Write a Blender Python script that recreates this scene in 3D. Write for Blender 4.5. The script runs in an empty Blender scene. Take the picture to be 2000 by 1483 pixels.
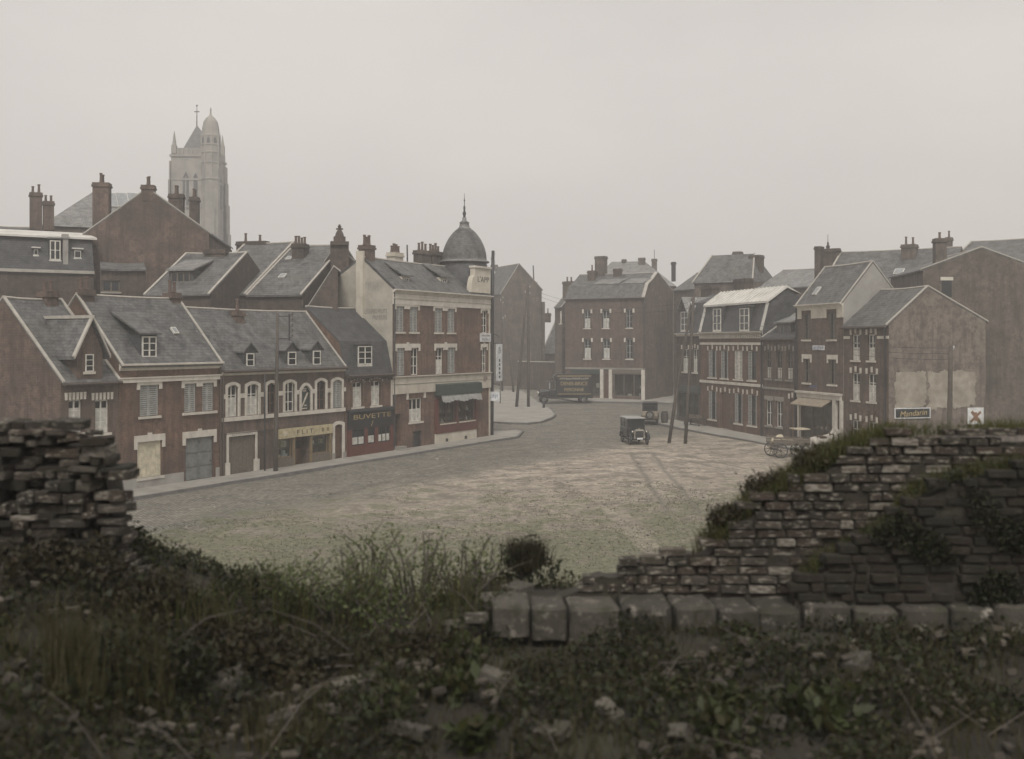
import bpy, bmesh, math, random
import numpy as np
from mathutils import Vector, Matrix, noise

random.seed(11); rng = np.random.default_rng(11)
sc = bpy.context.scene; col = sc.collection
R = math.radians

# ------------------------------------------------------------------ camera, sky, sun, exposure
F = 2200.0; CX = 1000.0; HY = 668.0; CH = 7.3          # focal length in px, centre column, horizon row, eye height
cam = bpy.data.cameras.new('camera'); camo = bpy.data.objects.new('camera', cam); col.objects.link(camo)
camo.location = (0, 0, CH); camo.rotation_euler = (R(90), 0, 0)
cam.sensor_width = 36; cam.lens = 36*F/2000; cam.shift_y = -(741.5-HY)/2000
cam.clip_start = .1; cam.clip_end = 3000
cam.dof.use_dof = True; cam.dof.focus_distance = 80; cam.dof.aperture_fstop = 1.9
sc.camera = camo
SUN_EL, SUN_AZ = 50, 182          # azimuth measured from +Y towards +X: veiled sun behind the camera
w = bpy.data.worlds.new('World'); sc.world = w; w.use_nodes = True
nt = w.node_tree; N = nt.nodes; bg = N['Background']
sky = N.new('ShaderNodeTexSky'); sky.sky_type = 'NISHITA'; sky.sun_disc = False
sky.sun_elevation = R(SUN_EL); sky.sun_rotation = R(SUN_AZ); sky.air_density = 1.0; sky.dust_density = 7; sky.ozone_density = 1
hs = N.new('ShaderNodeHueSaturation'); hs.inputs['Saturation'].default_value = .1
mx = N.new('ShaderNodeMixRGB'); mx.inputs[0].default_value = .85; mx.inputs[2].default_value = (5.55, 5.22, 4.92, 1)
tcw = N.new('ShaderNodeTexCoord'); mpw = N.new('ShaderNodeMapping'); mpw.inputs['Scale'].default_value = (1, 1, 2.6); cl = N.new('ShaderNodeTexNoise'); cl.inputs['Scale'].default_value = 1.7; cl.inputs['Detail'].default_value = 6
nt.links.new(tcw.outputs['Generated'], mpw.inputs[0]); nt.links.new(mpw.outputs[0], cl.inputs[0])
cr = N.new('ShaderNodeValToRGB'); cr.color_ramp.elements[0].position = .3; cr.color_ramp.elements[1].position = .7; cr.color_ramp.elements[0].color = (.84, .84, .85, 1); cr.color_ramp.elements[1].color = (1.08, 1.08, 1.07, 1)
nt.links.new(cl.outputs['Fac'], cr.inputs[0]); mu_ = N.new('ShaderNodeMixRGB'); mu_.blend_type = 'MULTIPLY'; mu_.inputs[0].default_value = 1
nt.links.new(sky.outputs[0], hs.inputs['Color']); nt.links.new(hs.outputs[0], mx.inputs[1])
nt.links.new(mx.outputs[0], mu_.inputs[1]); nt.links.new(cr.outputs[0], mu_.inputs[2]); nt.links.new(mu_.outputs[0], bg.inputs[0]); bg.inputs[1].default_value = .1
sl = bpy.data.lights.new('sun', 'SUN'); sl.energy = 1.5; sl.angle = R(18); sl.color = (1, .95, .87)
so = bpy.data.objects.new('sun', sl); col.objects.link(so)
sv = Vector((math.sin(R(SUN_AZ))*math.cos(R(SUN_EL)), math.cos(R(SUN_AZ))*math.cos(R(SUN_EL)), math.sin(R(SUN_EL))))
so.rotation_euler = sv.to_track_quat('Z', 'Y').to_euler(); so.location = sv*60
vs = sc.view_settings; vs.view_transform = 'Standard'; vs.look = 'None'; vs.exposure = .45; vs.gamma = 1
sc.cycles.use_denoising = True
sc.cycles.max_bounces = 5; sc.cycles.diffuse_bounces = 3; sc.cycles.volume_bounces = 3; sc.cycles.transparent_max_bounces = 12
sc.cycles.volume_step_rate = 10; sc.cycles.caustics_reflective = False; sc.cycles.caustics_refractive = False

# ------------------------------------------------------------------ materials
MATS = {}
def nodes(name):
    m = bpy.data.materials.new(name); m.use_nodes = True; MATS[name] = m
    return m, m.node_tree.nodes, m.node_tree.links, m.node_tree.nodes['Principled BSDF']
def ramp(N, L, src, a, b, p0=.35, p1=.65):
    r = N.new('ShaderNodeValToRGB'); r.color_ramp.elements[0].position = p0; r.color_ramp.elements[1].position = p1
    r.color_ramp.elements[0].color = (*a, 1); r.color_ramp.elements[1].color = (*b, 1); L.new(src, r.inputs[0]); return r.outputs[0]
def mixc(N, L, fac, a, b, mode='MIX'):
    x = N.new('ShaderNodeMixRGB'); x.blend_type = mode
    for s, i in ((fac, 0), (a, 1), (b, 2)):
        if isinstance(s, (int, float)): x.inputs[i].default_value = s
        elif isinstance(s, tuple): x.inputs[i].default_value = (*s, 1)
        else: L.new(s, x.inputs[i])
    return x.outputs[0]
def nz(N, L, vec, scale, detail=4, rough=.6):
    n = N.new('ShaderNodeTexNoise'); n.inputs['Scale'].default_value = scale; n.inputs['Detail'].default_value = detail
    n.inputs['Roughness'].default_value = rough
    if vec is not None: L.new(vec, n.inputs['Vector'])
    return n.outputs['Fac']
def bump(N, L, h, P, strength=.4, dist=.02):
    b = N.new('ShaderNodeBump'); b.inputs['Strength'].default_value = strength; b.inputs['Distance'].default_value = dist
    L.new(h, b.inputs['Height']); L.new(b.outputs[0], P.inputs['Normal'])
def ocoord(N): return N.new('ShaderNodeTexCoord').outputs['Object']
def wallvec(N, L):
    tc = N.new('ShaderNodeTexCoord'); sp = N.new('ShaderNodeSeparateXYZ'); L.new(tc.outputs['Object'], sp.inputs[0])
    sn = N.new('ShaderNodeSeparateXYZ'); L.new(tc.outputs['Normal'], sn.inputs[0])
    ab = N.new('ShaderNodeMath'); ab.operation = 'ABSOLUTE'; L.new(sn.outputs[0], ab.inputs[0])
    gt = N.new('ShaderNodeMath'); gt.operation = 'GREATER_THAN'; gt.inputs[1].default_value = .7; L.new(ab.outputs[0], gt.inputs[0])
    mxx = N.new('ShaderNodeMix'); mxx.data_type = 'FLOAT'; L.new(gt.outputs[0], mxx.inputs[0]); L.new(sp.outputs[0], mxx.inputs[2]); L.new(sp.outputs[1], mxx.inputs[3])
    cb = N.new('ShaderNodeCombineXYZ'); L.new(mxx.outputs[0], cb.inputs[0]); L.new(sp.outputs[2], cb.inputs[1])
    return cb.outputs[0], tc.outputs['Object']
def brickmat(name, c1, c2, mortar, stain=(.035, .031, .027), sf=.65):
    m, N, L, P = nodes(name); v, o = wallvec(N, L)
    b = N.new('ShaderNodeTexBrick'); L.new(v, b.inputs['Vector']); b.inputs['Scale'].default_value = 1
    b.inputs['Brick Width'].default_value = .23; b.inputs['Row Height'].default_value = .075; b.inputs['Mortar Size'].default_value = .007
    b.inputs['Mortar Smooth'].default_value = .3; b.inputs['Bias'].default_value = -.1
    b.inputs['Color1'].default_value = (*c1, 1); b.inputs['Color2'].default_value = (*c2, 1); b.inputs['Mortar'].default_value = (*mortar, 1)
    f = nz(N, L, o, .55, 6, .7); st = ramp(N, L, f, (0, 0, 0), (1, 1, 1), .45, .66)
    c = mixc(N, L, .35, b.outputs[0], ramp(N, L, nz(N, L, o, 3.1, 5), tuple(.7*x for x in c1), tuple(1.35*x for x in c2), .3, .7))
    s2 = N.new('ShaderNodeMath'); s2.operation = 'MULTIPLY'; s2.inputs[1].default_value = sf; L.new(st, s2.inputs[0])
    c = mixc(N, L, s2.outputs[0], c, stain)
    c = mixc(N, L, .75, c, ramp(N, L, nz(N, L, o, 2.2, 8, .8), (.4, .4, .4), (1.6, 1.58, 1.55), .39, .61), 'MULTIPLY')
    mp = N.new('ShaderNodeMapping'); mp.inputs['Scale'].default_value = (2.4, 2.4, .22); L.new(o, mp.inputs[0])
    c = mixc(N, L, ramp(N, L, nz(N, L, mp.outputs[0], 1.2, 5, .7), (0, 0, 0), (.6, .6, .6), .48, .62), c, tuple(x*.55 for x in c2))
    L.new(c, P.inputs['Base Color']); P.inputs['Roughness'].default_value = .9
    iv = N.new('ShaderNodeMath'); iv.operation = 'SUBTRACT'; iv.inputs[0].default_value = 1; L.new(b.outputs['Fac'], iv.inputs[1])
    bump(N, L, iv.outputs[0], P, .5, .01); return m
def noisy(name, a, b, scale=1.5, rough=.85, bs=.3, bscale=18, detail=6, metallic=0, dirt=None, dscale=.7, p=(.3, .7)):
    m, N, L, P = nodes(name); o = ocoord(N)
    c = ramp(N, L, nz(N, L, o, scale, detail), a, b, *p)
    if dirt: c = mixc(N, L, ramp(N, L, nz(N, L, o, dscale, 7, .72), (0, 0, 0), (.75, .75, .75), .48, .72), c, dirt)
    L.new(c, P.inputs['Base Color']); P.inputs['Roughness'].default_value = rough; P.inputs['Metallic'].default_value = metallic
    if bs: bump(N, L, nz(N, L, o, bscale, 5), P, bs, .02)
    return m
def slate(name, a, b, moss=(.1, .1, .07)):
    m, N, L, P = nodes(name); v, o = wallvec(N, L)
    t = N.new('ShaderNodeTexBrick'); L.new(v, t.inputs['Vector']); t.inputs['Scale'].default_value = 1
    t.inputs['Brick Width'].default_value = .3; t.inputs['Row Height'].default_value = .15; t.inputs['Mortar Size'].default_value = .016
    t.inputs['Color1'].default_value = (*a, 1); t.inputs['Color2'].default_value = (*b, 1); t.inputs['Mortar'].default_value = tuple(x*.45 for x in a)+(1,)
    c = mixc(N, L, .5, t.outputs[0], ramp(N, L, nz(N, L, o, 1.6, 9, .8), tuple(.4*x for x in a), tuple(1.6*x for x in b), .39, .61))
    c = mixc(N, L, ramp(N, L, nz(N, L, o, .6, 7, .75), (0, 0, 0), (.6, .6, .6), .5, .75), c, moss)
    L.new(c, P.inputs['Base Color']); P.inputs['Roughness'].default_value = .62
    iv = N.new('ShaderNodeMath'); iv.operation = 'SUBTRACT'; iv.inputs[0].default_value = 1; L.new(t.outputs['Fac'], iv.inputs[1])
    bump(N, L, iv.outputs[0], P, .8, .03); return m
def plain(name, c, rough=.6, metallic=0, var=.25, scale=4):
    return noisy(name, tuple(x*(1-var) for x in c), tuple(x*(1+var) for x in c), scale, rough, .1, 25, 4, metallic)

brickmat('brick_red', (0.18, 0.1, 0.066), (0.12, 0.072, 0.053), (0.21, 0.189, 0.1638))
brickmat('brick_mauve', (0.147, 0.0991, 0.0773), (0.105, 0.0739, 0.0613), (0.1848, 0.168, 0.1512))
brickmat('brick_dark', (0.105, 0.0756, 0.0613), (0.0756, 0.0571, 0.0479), (0.126, 0.1176, 0.1025))
brickmat('brick_grey', (0.147, 0.1159, 0.0966), (0.1092, 0.089, 0.0756), (0.1848, 0.168, 0.1495))
brickmat('brick_pale', (.3, .235, .19), (.23, .175, .145), (.32, .3, .26), sf=.3)
m = brickmat('patched_gable', (.19, .15, .13), (.145, .12, .106), (.24, .22, .2)); N, L = m.node_tree.nodes, m.node_tree.links; P = N['Principled BSDF']; lk = P.inputs['Base Color'].links[0].from_socket
o = ocoord(N); pf = ramp(N, L, nz(N, L, o, .55, 8, .72), (0, 0, 0), (.7, .7, .7), .5, .58); L.new(mixc(N, L, pf, lk, ramp(N, L, nz(N, L, o, 3, 6, .7), (.15, .125, .105), (.29, .25, .21), .3, .7)), P.inputs['Base Color'])
noisy('stone', (.5, .465, .41), (.65, .61, .545), 2.2, .85, .2, 20, dirt=(.36, .33, .28))
noisy('stone_grey', (.19, .18, .16), (.34, .32, .285), .35, .9, .3, 3, dirt=(.13, .125, .115), dscale=.25)
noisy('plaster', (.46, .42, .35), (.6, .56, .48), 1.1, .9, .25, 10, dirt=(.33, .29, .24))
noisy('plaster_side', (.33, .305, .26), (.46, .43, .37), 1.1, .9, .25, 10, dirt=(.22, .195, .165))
noisy('plaster_grey', (.27, .26, .245), (.36, .345, .32), .9, .9, .25, 10, dirt=(.2, .18, .17))
noisy('limewash', (.22, .195, .16), (.37, .335, .285), 1.7, .92, .3, 9, dirt=(.2, .17, .14), dscale=1.1)
slate('slate', (.055, .057, .06), (.135, .132, .13))
slate('slate_dark', (.042, .044, .048), (.07, .07, .074), (.04, .04, .035))
slate('slate_light', (.16, .16, .158), (.23, .225, .218), (.15, .14, .12))
slate('tile_brown', (.15, .12, .105), (.19, .15, .13))
noisy('zinc', (.5, .49, .46), (.66, .64, .6), 1.2, .6, .15, 6, dirt=(.38, .35, .3))
plain('roof_glass', (.24, .25, .255), .3)
noisy('mortar_line', (.33, .31, .275), (.45, .42, .38), 2.5, .9, .3, 20)
plain('white_paint', (.62, .6, .55), .5); plain('grey_paint', (.33, .335, .325), .55); plain('cream_paint', (.55, .5, .38), .6)
plain('brown_paint', (.1, .055, .035), .5); plain('red_paint', (.11, .034, .028), .5); plain('black_paint', (.02, .021, .024), .4)
plain('green_paint', (.035, .05, .045), .45); plain('blue_grey_paint', (.17, .175, .17), .55); plain('ochre_paint', (.2, .15, .085), .5)
plain('yellow_sign', (.45, .39, .25), .6); plain('gold_letters', (.4, .31, .16), .55); plain('letters_dark', (.045, .04, .04), .7)
plain('letters_faded', (.2, .19, .185), .9, var=.35, scale=9); plain('letters_pale', (.55, .5, .42), .6); plain('letters_blue', (.12, .16, .28), .6)
plain('enamel_white', (.6, .61, .62), .35); plain('dark_metal', (.045, .045, .048), .5, .3); plain('rust_metal', (.09, .07, .06), .7, .2)
plain('car_paint', (.022, .023, .026), .3); plain('tan_canvas', (.25, .21, .16), .85); plain('grey_canvas', (.3, .3, .29), .8)
plain('chrome', (.6, .58, .52), .25, .9, .05); plain('tyre', (.025, .025, .026), .85); plain('curtain', (.5, .49, .45), .9)
plain('pot_clay', (.12, .085, .07), .85); plain('sack', (.42, .37, .28), .95); plain('wood_grey', (.13, .11, .088), .85, scale=8)
plain('wood_pole', (.085, .072, .062), .85, scale=6); plain('horse_coat', (.4, .37, .33), .85, var=.2, scale=3); plain('leather', (.05, .032, .02), .6)
plain('pale_pebble', (.3, .27, .225), .9); plain('interior', (.03, .027, .025), .9); plain('skin_poster', (.2, .1, .06), .7); plain('fruit_mix', (.3, .16, .08), .7, var=.6, scale=14)
m, N, L, P = nodes('glass'); P.inputs['Base Color'].default_value = (.018, .02, .022, 1); P.inputs['Roughness'].default_value = .12
m, N, L, P = nodes('shop_glass')
gl = N.new('ShaderNodeBsdfGlossy'); gl.inputs['Roughness'].default_value = .05; tr = N.new('ShaderNodeBsdfTransparent'); ms = N.new('ShaderNodeMixShader'); ms.inputs[0].default_value = .09
tr.inputs[0].default_value = (.82, .85, .84, 1)
L.new(tr.outputs[0], ms.inputs[1]); L.new(gl.outputs[0], ms.inputs[2]); L.new(ms.outputs[0], N['Material Output'].inputs['Surface'])
# old near brick and stone: colour differs brick by brick, lime bloom and moss
def rubblemat(name, cols, lime, moss, limep=(.55, .68), mossp=(.5, .72), scale=1.0):
    m, N, L, P = nodes(name); o = ocoord(N); oi = N.new('ShaderNodeObjectInfo')
    ad = N.new('ShaderNodeVectorMath'); ad.operation = 'MULTIPLY_ADD'; ad.inputs[1].default_value = (1, 1, 1)
    L.new(o, ad.inputs[0])
    cb = N.new('ShaderNodeCombineXYZ'); 
    mu = N.new('ShaderNodeMath'); mu.operation = 'MULTIPLY'; mu.inputs[1].default_value = 37; L.new(oi.outputs['Random'], mu.inputs[0])
    for i in range(3): L.new(mu.outputs[0], cb.inputs[i])
    L.new(cb.outputs[0], ad.inputs[2]); v = ad.outputs[0]
    r = N.new('ShaderNodeValToRGB'); el = r.color_ramp.elements
    el[0].color = (*cols[0], 1); el[1].color = (*cols[-1], 1)
    for k, c in enumerate(cols[1:-1]): e = el.new((k+1)/(len(cols)-1)); e.color = (*c, 1)
    L.new(oi.outputs['Random'], r.inputs[0])
    c = mixc(N, L, .55, r.outputs[0], ramp(N, L, nz(N, L, v, 14*scale, 6, .7), (.25, .25, .25), (1.3, 1.3, 1.3), .25, .75), 'MULTIPLY')
    c = mixc(N, L, ramp(N, L, nz(N, L, v, 9*scale, 5, .65), (0, 0, 0), (.9, .9, .9), *limep), c, lime)
    c = mixc(N, L, ramp(N, L, nz(N, L, v, 6*scale, 6, .75), (0, 0, 0), (.85, .85, .85), *mossp), c, moss)
    L.new(c, P.inputs['Base Color']); P.inputs['Roughness'].default_value = .95
    bump(N, L, nz(N, L, v, 30*scale, 8, .75), P, .8, .03); return m
rubblemat('old_brick', [(.06, .042, .033), (.09, .064, .05), (.045, .038, .032), (.078, .054, .042), (.12, .1, .083), (.055, .046, .038)], (.42, .39, .33), (.035, .04, .02), (.54, .64), (.48, .68), .3)
rubblemat('old_brick_dark', [(.03, .021, .016), (.055, .038, .028), (.026, .023, .018), (.042, .033, .025)], (.13, .118, .098), (.02, .024, .01), (.6, .7), (.44, .64), .3)
rubblemat('old_brick_lime', [(.14, .115, .09), (.22, .195, .16), (.17, .14, .115)], (.42, .39, .34), (.05, .05, .03), (.46, .6), (.54, .7), .3)
rubblemat('old_stone', [(.09, .08, .065), (.125, .112, .092), (.065, .058, .049), (.105, .09, .068)], (.4, .37, .32), (.05, .055, .03), (.56, .68), (.5, .7), .35)
rubblemat('ledge_stone', [(.075, .067, .054), (.105, .094, .077), (.06, .054, .045)], (.25, .23, .198), (.035, .038, .02), (.54, .68), (.49, .66), .35)
rubblemat('pier_stone', [(.05, .042, .034), (.085, .07, .056), (.035, .031, .026), (.065, .052, .04), (.15, .132, .11)], (.26, .235, .2), (.035, .038, .022), (.54, .66), (.5, .7), .3)
rubblemat('pale_stone', [(.15, .135, .11), (.2, .182, .15), (.11, .1, .083)], (.32, .295, .255), (.07, .07, .04), (.55, .7), (.55, .72), .8)
noisy('rubble_mortar', (.016, .013, .01), (.055, .046, .036), 7, .95, .9, 22, 8, dirt=(.035, .04, .022), dscale=3)
noisy('rubble_bits', (.02, .016, .012), (.115, .1, .08), 2.2, .95, .6, 25, 6)
noisy('earth', (.012, .01, .007), (.036, .03, .021), 2.5, .97, .9, 12, 8, dirt=(.04, .045, .025), dscale=1.2)
def leafmat(name, cs, trans=.25):
    m, N, L, P = nodes(name); g = N.new('ShaderNodeNewGeometry'); r = N.new('ShaderNodeValToRGB'); el = r.color_ramp.elements
    el[0].color = (*cs[0], 1); el[1].color = (*cs[-1], 1)
    for k, c in enumerate(cs[1:-1]): e = el.new((k+1)/(len(cs)-1)); e.color = (*c, 1)
    L.new(g.outputs['Random Per Island'], r.inputs[0])
    c = mixc(N, L, .6, r.outputs[0], ramp(N, L, nz(N, L, ocoord(N), 1.7, 4), (.45, .45, .45), (1.5, 1.5, 1.5), .3, .7), 'MULTIPLY')
    L.new(c, P.inputs['Base Color']); P.inputs['Roughness'].default_value = .65
    t = N.new('ShaderNodeBsdfTranslucent'); L.new(c, t.inputs[0]); x = N.new('ShaderNodeMixShader'); x.inputs[0].default_value = trans
    L.new(P.outputs[0], x.inputs[1]); L.new(t.outputs[0], x.inputs[2]); L.new(x.outputs[0], N['Material Output'].inputs['Surface'])
leafmat('leaf_dark', [(0.0116, 0.0161, 0.003), (0.0199, 0.0257, 0.0047), (0.0148, 0.0161, 0.0038), (0.0248, 0.0273, 0.0059), (0.0199, 0.0161, 0.0044)])
leafmat('leaf_mid', [(0.0256, 0.0348, 0.0064), (0.0385, 0.0491, 0.0099), (0.0298, 0.0348, 0.0079), (0.0469, 0.0491, 0.0119), (0.0363, 0.0286, 0.0079)])
leafmat('leaf_sapling', [(0.0636, 0.0893, 0.0255), (0.0898, 0.119, 0.0382), (0.0748, 0.0935, 0.0306), (0.1122, 0.1275, 0.0459), (0.0823, 0.085, 0.0306)])
leafmat('leaf_bramble', [(0.0173, 0.0165, 0.0043), (0.0301, 0.0274, 0.007), (0.0258, 0.0165, 0.0059), (0.0365, 0.0256, 0.0089), (0.0194, 0.0201, 0.0049)])
leafmat('grass_dry', [(0.0475, 0.0409, 0.0142), (0.0674, 0.0557, 0.0201), (0.0317, 0.0335, 0.0095), (0.0792, 0.0649, 0.026)], .3)
leafmat('grass_green', [(0.0427, 0.0532, 0.0104), (0.0675, 0.0731, 0.0173), (0.0853, 0.0764, 0.0208), (0.0533, 0.0598, 0.0122)], .3)
leafmat('grass_turf', [(.085, .095, .045), (.11, .115, .06), (.14, .13, .08), (.07, .08, .038)], .25)

# ------------------------------------------------------------------ mesh helpers
class MB:
    def __init__(s): s.v = []; s.f = []
    def quad(s, *p):
        k = len(s.v); s.v += [tuple(q) for q in p]; s.f.append(tuple(range(k, k+len(p)))); return s
    def box(s, x0, x1, y0, y1, z0, z1, tp=0, ty=0):
        k = len(s.v)
        s.v += [(x0, y0, z0), (x1, y0, z0), (x1, y1, z0), (x0, y1, z0), (x0+tp, y0+ty, z1), (x1-tp, y0+ty, z1), (x1-tp, y1-ty, z1), (x0+tp, y1-ty, z1)]
        s.f += [tuple(k+i for i in q) for q in ((3, 2, 1, 0), (4, 5, 6, 7), (0, 1, 5, 4), (1, 2, 6, 5), (2, 3, 7, 6), (3, 0, 4, 7))]; return s
    def prism(s, loop, vec):
        k = len(s.v); n = len(loop); vec = Vector(vec)
        s.v += [tuple(p) for p in loop] + [tuple(Vector(p)+vec) for p in loop]
        s.f.append(tuple(range(k+n-1, k-1, -1))); s.f.append(tuple(range(k+n, k+2*n)))
        for i in range(n): j = (i+1) % n; s.f.append((k+i, k+j, k+n+j, k+n+i))
        return s
    def ring(s, outer, inner, vec):
        # frame between two loops of equal length (open at neither end)
        k = len(s.v); n = len(outer); vec = Vector(vec)
        for lp, o in ((outer, 0), (inner, 0), (outer, 1), (inner, 1)): s.v += [tuple(Vector(p)+vec*o) for p in lp]
        for i in range(n):
            j = (i+1) % n
            s.f += [(k+i, k+j, k+n+j, k+n+i), (k+2*n+i, k+3*n+i, k+3*n+j, k+2*n+j), (k+i, k+2*n+i, k+2*n+j, k+j), (k+n+i, k+n+j, k+3*n+j, k+3*n+i)]
        return s
    def tube(s, pts, rad, n=8, cap=True):
        pts = [Vector(p) for p in pts]
        if isinstance(rad, (int, float)): rad = [rad]*len(pts)
        k = len(s.v)
        for i, p in enumerate(pts):
            t = (pts[min(i+1, len(pts)-1)]-pts[max(i-1, 0)]).normalized()
            a = t.cross(Vector((0, 0, 1)) if abs(t.z) < .9 else Vector((1, 0, 0))).normalized(); b = t.cross(a)
            for j in range(n): th = 2*math.pi*j/n; s.v.append(tuple(p+(a*math.cos(th)+b*math.sin(th))*rad[i]))
        for i in range(len(pts)-1):
            for j in range(n): q = (j+1) % n; s.f.append((k+i*n+j, k+i*n+q, k+(i+1)*n+q, k+(i+1)*n+j))
        if cap: s.f.append(tuple(k+j for j in range(n))); e = k+(len(pts)-1)*n; s.f.append(tuple(e+j for j in reversed(range(n))))
        return s
    def lathe(s, c, prof, n=16, axis='z', rot=0):
        k = len(s.v); c = Vector(c)
        for r, h in prof:
            for j in range(n):
                th = 2*math.pi*j/n+rot; a, b = r*math.cos(th), r*math.sin(th)
                s.v.append(tuple(c+(Vector((a, b, h)) if axis == 'z' else Vector((h, a, b)) if axis == 'x' else Vector((a, h, b)))))
        for i in range(len(prof)-1):
            for j in range(n): q = (j+1) % n; s.f.append((k+i*n+j, k+i*n+q, k+(i+1)*n+q, k+(i+1)*n+j))
        s.f.append(tuple(k+j for j in reversed(range(n)))); e = k+(len(prof)-1)*n; s.f.append(tuple(e+j for j in range(n)))
        return s
    def mesh(s, name):
        m = bpy.data.meshes.new(name); m.from_pydata(s.v, [], s.f); b = bmesh.new(); b.from_mesh(m)
        bmesh.ops.recalc_face_normals(b, faces=b.faces); b.to_mesh(m); b.free(); return m
    def build(s, name, mat, parent=None, smooth=False, bevel=0):
        m = s.mesh(name); m.materials.append(MATS[mat]); o = bpy.data.objects.new(name, m); col.objects.link(o)
        if parent is not None: o.parent = parent
        if smooth:
            for p in m.polygons: p.use_smooth = True
        if bevel: bv = o.modifiers.new('bevel', 'BEVEL'); bv.width = bevel; bv.segments = 1; bv.limit_method = 'ANGLE'
        return o
def tag(o, label=None, cat=None, group=None, kind=None):
    if label: o['label'] = label
    if cat: o['category'] = cat
    if group: o['group'] = group
    if kind: o['kind'] = kind
    return o
def empty(name, loc, rz=0, label=None, cat=None, group=None):
    o = bpy.data.objects.new(name, None); col.objects.link(o); o.location = loc; o.rotation_euler = (0, 0, rz); o.empty_display_size = .2
    return tag(o, label, cat, group)
def copy_obj(o, parent=None):
    c = o.copy(); col.objects.link(c); c.parent = parent; return c
def copy_tree(o, parent=None):
    c = copy_obj(o, parent)
    for ch in list(o.children): copy_tree(ch, c)
    return c
def text(body, mat, parent, cx, cz, wd, ht, y=-.02, side='front', shear=0, name='lettering'):
    cu = bpy.data.curves.new('t', 'FONT'); cu.body = body; cu.extrude = .004; cu.align_x = 'CENTER'; cu.shear = shear
    t = bpy.data.objects.new('t', cu); col.objects.link(t); dg = bpy.context.evaluated_depsgraph_get()
    me = bpy.data.meshes.new_from_object(t.evaluated_get(dg)); col.objects.unlink(t); bpy.data.objects.remove(t)
    xs = [v.co.x for v in me.vertices]; ys = [v.co.y for v in me.vertices]
    sx = wd/(max(xs)-min(xs)); sy = ht/(max(ys)-min(ys)); mxx = (max(xs)+min(xs))/2; my = (max(ys)+min(ys))/2
    for v in me.vertices: v.co = ((v.co.x-mxx)*sx, (v.co.y-my)*sy, v.co.z)
    me.materials.clear(); me.materials.append(MATS[mat]); o = bpy.data.objects.new(name, me); col.objects.link(o); o.parent = parent
    if side == 'front': o.rotation_euler = (R(90), 0, 0); o.location = (cx, y, cz)
    elif side == 'left': o.rotation_euler = (R(90), 0, R(-90)); o.location = (y, cx, cz)
    elif side == 'right': o.rotation_euler = (R(90), 0, R(90)); o.location = (y, cx, cz)
    return o

def marks(mat, parent, cx, cz, wd, ht, n, y=-.02, side='front', name='worn_lettering'):
    m = MB(); rs = random.Random(n)
    for k in range(n):
        x = cx-wd/2+wd*(k+.5)/n; w = wd/n*.3
        for q in range(2):
            xx = x+(q-.5)*wd/n*.4; h = ht*rs.uniform(.55, 1); a = cz-ht/2+rs.choice([0, ht-h])
            if side == 'front': m.box(xx-w*.3, xx+w*.3, y-.004, y, a, a+h)
            else: m.box(y-.004, y, xx-w*.3, xx+w*.3, a, a+h)
        z = cz+rs.choice([-.4, 0, .4])*ht
        if side == 'front': m.box(x-w, x+w, y-.0035, y, z-.08*ht, z+.08*ht)
        else: m.box(y-.0035, y, x-w, x+w, z-.08*ht, z+.08*ht)
    return tag(m.build(name, mat, parent), kind='stuff')

def gz(y):
    t = max(0, y-86); t = min(t, 130)
    return .022*(t*t/24 if t < 12 else t-6)
def ground(px, py):
    """point on the ground seen at a pixel"""
    Y = CH*F/(py-HY)
    for _ in range(30): Y = .5*Y+.5*(CH-gz(Y))*F/(py-HY)
    return Vector(((px-CX)/F*Y, Y, gz(Y)))
def at(px, py, Y): return Vector(((px-CX)/F*Y, Y, CH+(HY-py)/F*Y))

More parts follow.
